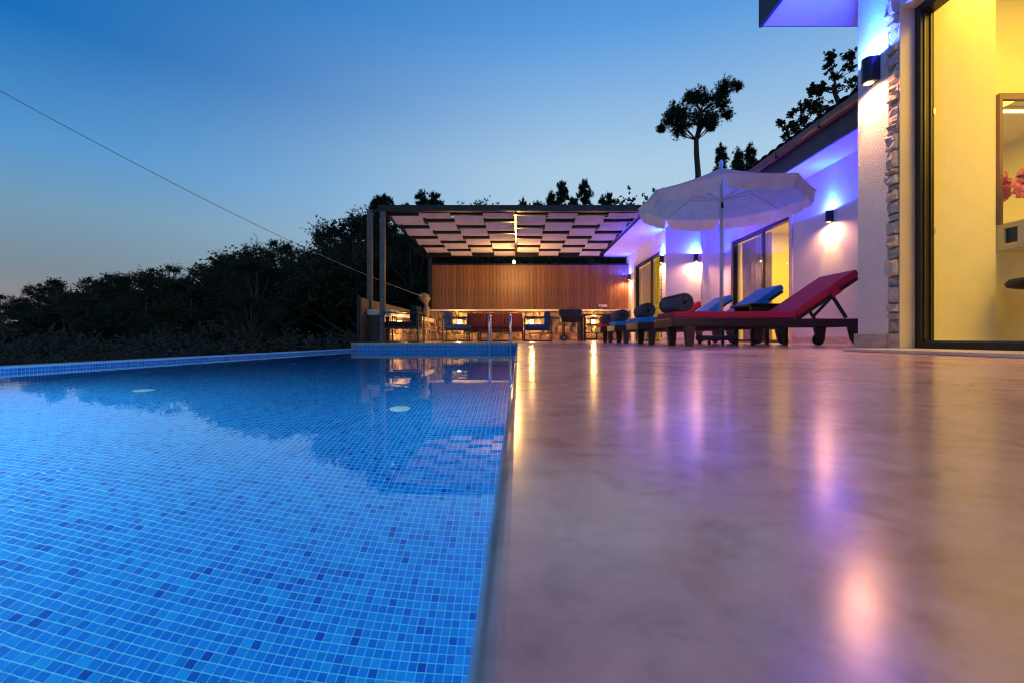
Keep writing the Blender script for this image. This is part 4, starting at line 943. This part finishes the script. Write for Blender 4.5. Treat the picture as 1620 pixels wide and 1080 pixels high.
# the wooded slope across the valley: skyline as in the photograph
sky_line = [(0,470,70),(30,468,62),(62,452,60),(88,446,48),(112,441,55),(140,442,60),(170,438,50),(205,417,45),(240,428,52),(268,424,60),(300,414,56),(335,410,60),(368,406,44),(405,383,40),(432,384,38),(455,390,40),(482,383,34),(505,382,36),(530,364,30),(552,352,27),(572,372,29),(610,372,30),(640,380,24),(660,372,28)]
ORD = 'first second third fourth fifth sixth seventh eighth ninth tenth eleventh twelfth thirteenth fourteenth fifteenth sixteenth seventeenth eighteenth nineteenth twentieth twenty-first twenty-second twenty-third twenty-fourth twenty-fifth twenty-sixth twenty-seventh'.split()
for i, (x, y, D) in enumerate(sky_line):
    k = 'oak' if i % 3 == 1 else 'pine'
    plant('oak_tree' if k == 'oak' else 'pine_tree', k, i % 3, x, y-3, D, ORD[i]+' tree from the picture edge along the wooded skyline, '+('a rounded dark crown' if k == 'oak' else 'a ragged dark pine'), 'tree', 'trees along the skyline of the slope', wid=1.15 if k == 'oak' else 1.0, rot=rnd.uniform(0,6.28))
for i in range(34):
    x = -50+i*21+rnd.uniform(-9,9); y = np.interp(x, [s[0] for s in sky_line], [s[1] for s in sky_line])+rnd.uniform(14,46); D = rnd.uniform(20,36)
    k = 'oak' if i % 2 else 'pine'
    plant('oak_tree' if k == 'oak' else 'pine_tree', k, i % 3, x, y, D, ('dark bushy tree in the shade below the skyline' if k == 'oak' else 'dark pine in the shade below the skyline'), 'tree', 'trees in the shade of the slope', wid=1.25, rot=rnd.uniform(0,6.28))
for i in range(26):
    x = -40+i*24+rnd.uniform(-10,10); y = rnd.uniform(490,535); D = rnd.uniform(13,20)
    plant('shrub', 'shrub', i % 3, x, y, D, 'grey green shrub on the slope beyond the pool rim', 'shrub', 'shrubs beyond the pool rim', wid=rnd.uniform(.8,1.2), rot=rnd.uniform(0,6.28))
for i in range(22):
    x = -30+i*28+rnd.uniform(-10,10); y = rnd.uniform(528,556); D = rnd.uniform(9.5,12.5)
    plant('shrub', 'shrub', i % 3, x, y, D, 'low grey shrub close behind the pool rim', 'shrub', 'low shrubs at the pool rim', wid=rnd.uniform(.8,1.2), rot=rnd.uniform(0,6.28))
plant('pine_tree', 'pine', 1, 398, 470, 16, 'slender tree with bare dark trunk standing before the grassy clearing', 'tree', wid=.9)
# behind the pergola
for i, (x, y, D, lb) in enumerate(((595,312,24,'young pine rising left of the pergola corner'), (612,308,26,'pointed young pine above the pergola corner post'), (668,305,24,'young pine topping the pergola beam near its corner'), (690,306,25,'forked young pine above the pergola beam'), (640,322,27,'small young pine just above the pergola beam'),
        (828,317,30,'smallest pine tip above the middle of the pergola'), (850,319,30,'tiny second pine tip above the pergola'), (889,288,28,'tall pointed pine above the pergola beam'), (871,306,29,'short pine beside the tall pointed one above the pergola'), (924,287,28,'dense cone shaped pine above the pergola beam'), (908,312,30,'small pine between the two tallest above the pergola'), (955,312,30,'small pine right of the dense cone shaped one'), (966,306,31,'slim pine at the house end of the pergola'))):
    plant('young_pine', 'young', i % 3, x, y, D, lb, 'tree', 'young pines behind the pergola', wid=1.0 if i < 5 else .8, rot=i*1.3)
for i in range(16):
    x = 560+i*22; y = rnd.uniform(330,385); D = rnd.uniform(19,24)
    k = 'oak' if i % 2 else 'pine'
    plant('oak_tree' if k == 'oak' else 'pine_tree', k, i % 3, x, y, D, ('dark leafy tree massed behind the pergola' if k == 'oak' else 'dark pine massed behind the pergola'), 'tree', 'trees massed behind the pergola', wid=1.15, rot=rnd.uniform(0,6.28))
for (x, y, D, k, lb) in ((1048,278,26,'oak','leafy tree top between pergola and parasol'), (1025,300,28,'oak','lower leafy tree beside the parasol edge'), (1075,300,27,'oak','leafy tree half hidden behind the parasol'), (1140,232,30,'young','young pine above the parasol, next to the roof'), (1168,238,30,'young','young pine in the middle of the group by the roof'), (1188,230,30,'young','young pine touching the roof gutter'), (1155,262,30,'oak','dark bush under the young pines above the parasol')):
    plant('young_pine' if k == 'young' else 'oak_tree', k, 1 if k == 'oak' else 2, x, y, D, lb, 'tree', wid=.75, rot=x)
# tall lone pine and the tree behind the roof, traced as clumps with depth
def clump_tree(name, px, D, seed, sc_, org, blobs, trunk_px, label, tuft, per, mat):
    c = 1/sc_; g_ = gz(*at(px, 500, D).xy); a = thing(name, label, 'tree', (at(px,500,D).x, D, g_)); rr = random.Random(seed)
    def W(zx, zy): P = at(org[0]+zx*c, org[1]+zy*c, D); return P
    bl = []
    for (zx, zy, r) in blobs:
        P = W(zx, zy); rm = r*c/720*D; bl.append((P.x, D+rr.uniform(-1.4,1.4), P.z, rm))
    tr = [(at(px,500,D).x, D, g_-.3, trunk_px/720*D*.6)]
    return a, bl, tr, W
a, bl, tr, W = clump_tree('tall_pine', 1103, 40, 2, 3.376, (980,80), [(592,185,34),(560,215,38),(585,240,30),(520,250,48),(430,225,42),(395,235,34),(465,260,50),(400,300,60),(350,330,46),(300,325,40),(290,360,40),(245,420,30),(222,430,22),(315,450,36),(360,400,52),(450,330,62),(520,330,52),(575,350,34),(480,400,42),(430,420,40),(455,455,28),(300,410,42),(540,300,44)], 8, 'tall lone pine with bare trunk and lopsided crown above the parasol', .3, 60, 'pine')
for zx, zy, r in ((420,660,.26),(412,560,.24),(410,480,.22),(430,400,.18),(440,330,.12)): P = W(zx, zy); tr.append((P.x, 40, P.z, r))
T, K = blob_tree(bl, tr, 3, .22, 360, True, .05)
T.build('trunk', M['bark'], a, smooth=True); K.build('crown', M['pine'], a)
a, bl, tr, W = clump_tree('roofside_tree', 1330, 30, 4, 3.376, (980,80), [(1185,75,30),(1160,95,34),(1205,110,28),(1075,85,26),(1060,115,22),(1110,105,30),(1140,150,36),(1190,165,36),(1085,165,24),(1110,190,30),(1095,215,24),(1180,215,40),(1220,215,26),(1265,130,22),(1270,165,18),(1150,250,40),(1060,265,42),(1020,275,34),(1100,280,46),(985,270,24),(1000,310,40),(945,330,30),(900,365,18),(950,375,36),(1010,360,44),(925,420,30),(905,450,24),(970,420,36),(1060,330,46)], 8, 'airy leafy tree rising behind the gutter of the house roof', .3, 40, 'leaf')
for zx, zy, r in ((1230,420,.22),(1180,300,.17),(1150,230,.12),(1150,150,.06)): P = W(zx, zy); tr.append((P.x, 30, P.z, r))
T, K = blob_tree(bl, tr, 9, .16, 84, False, .04, nface=4)
T.build('trunk', M['bark'], a, smooth=True); K.build('crown', M['leaf'], a)
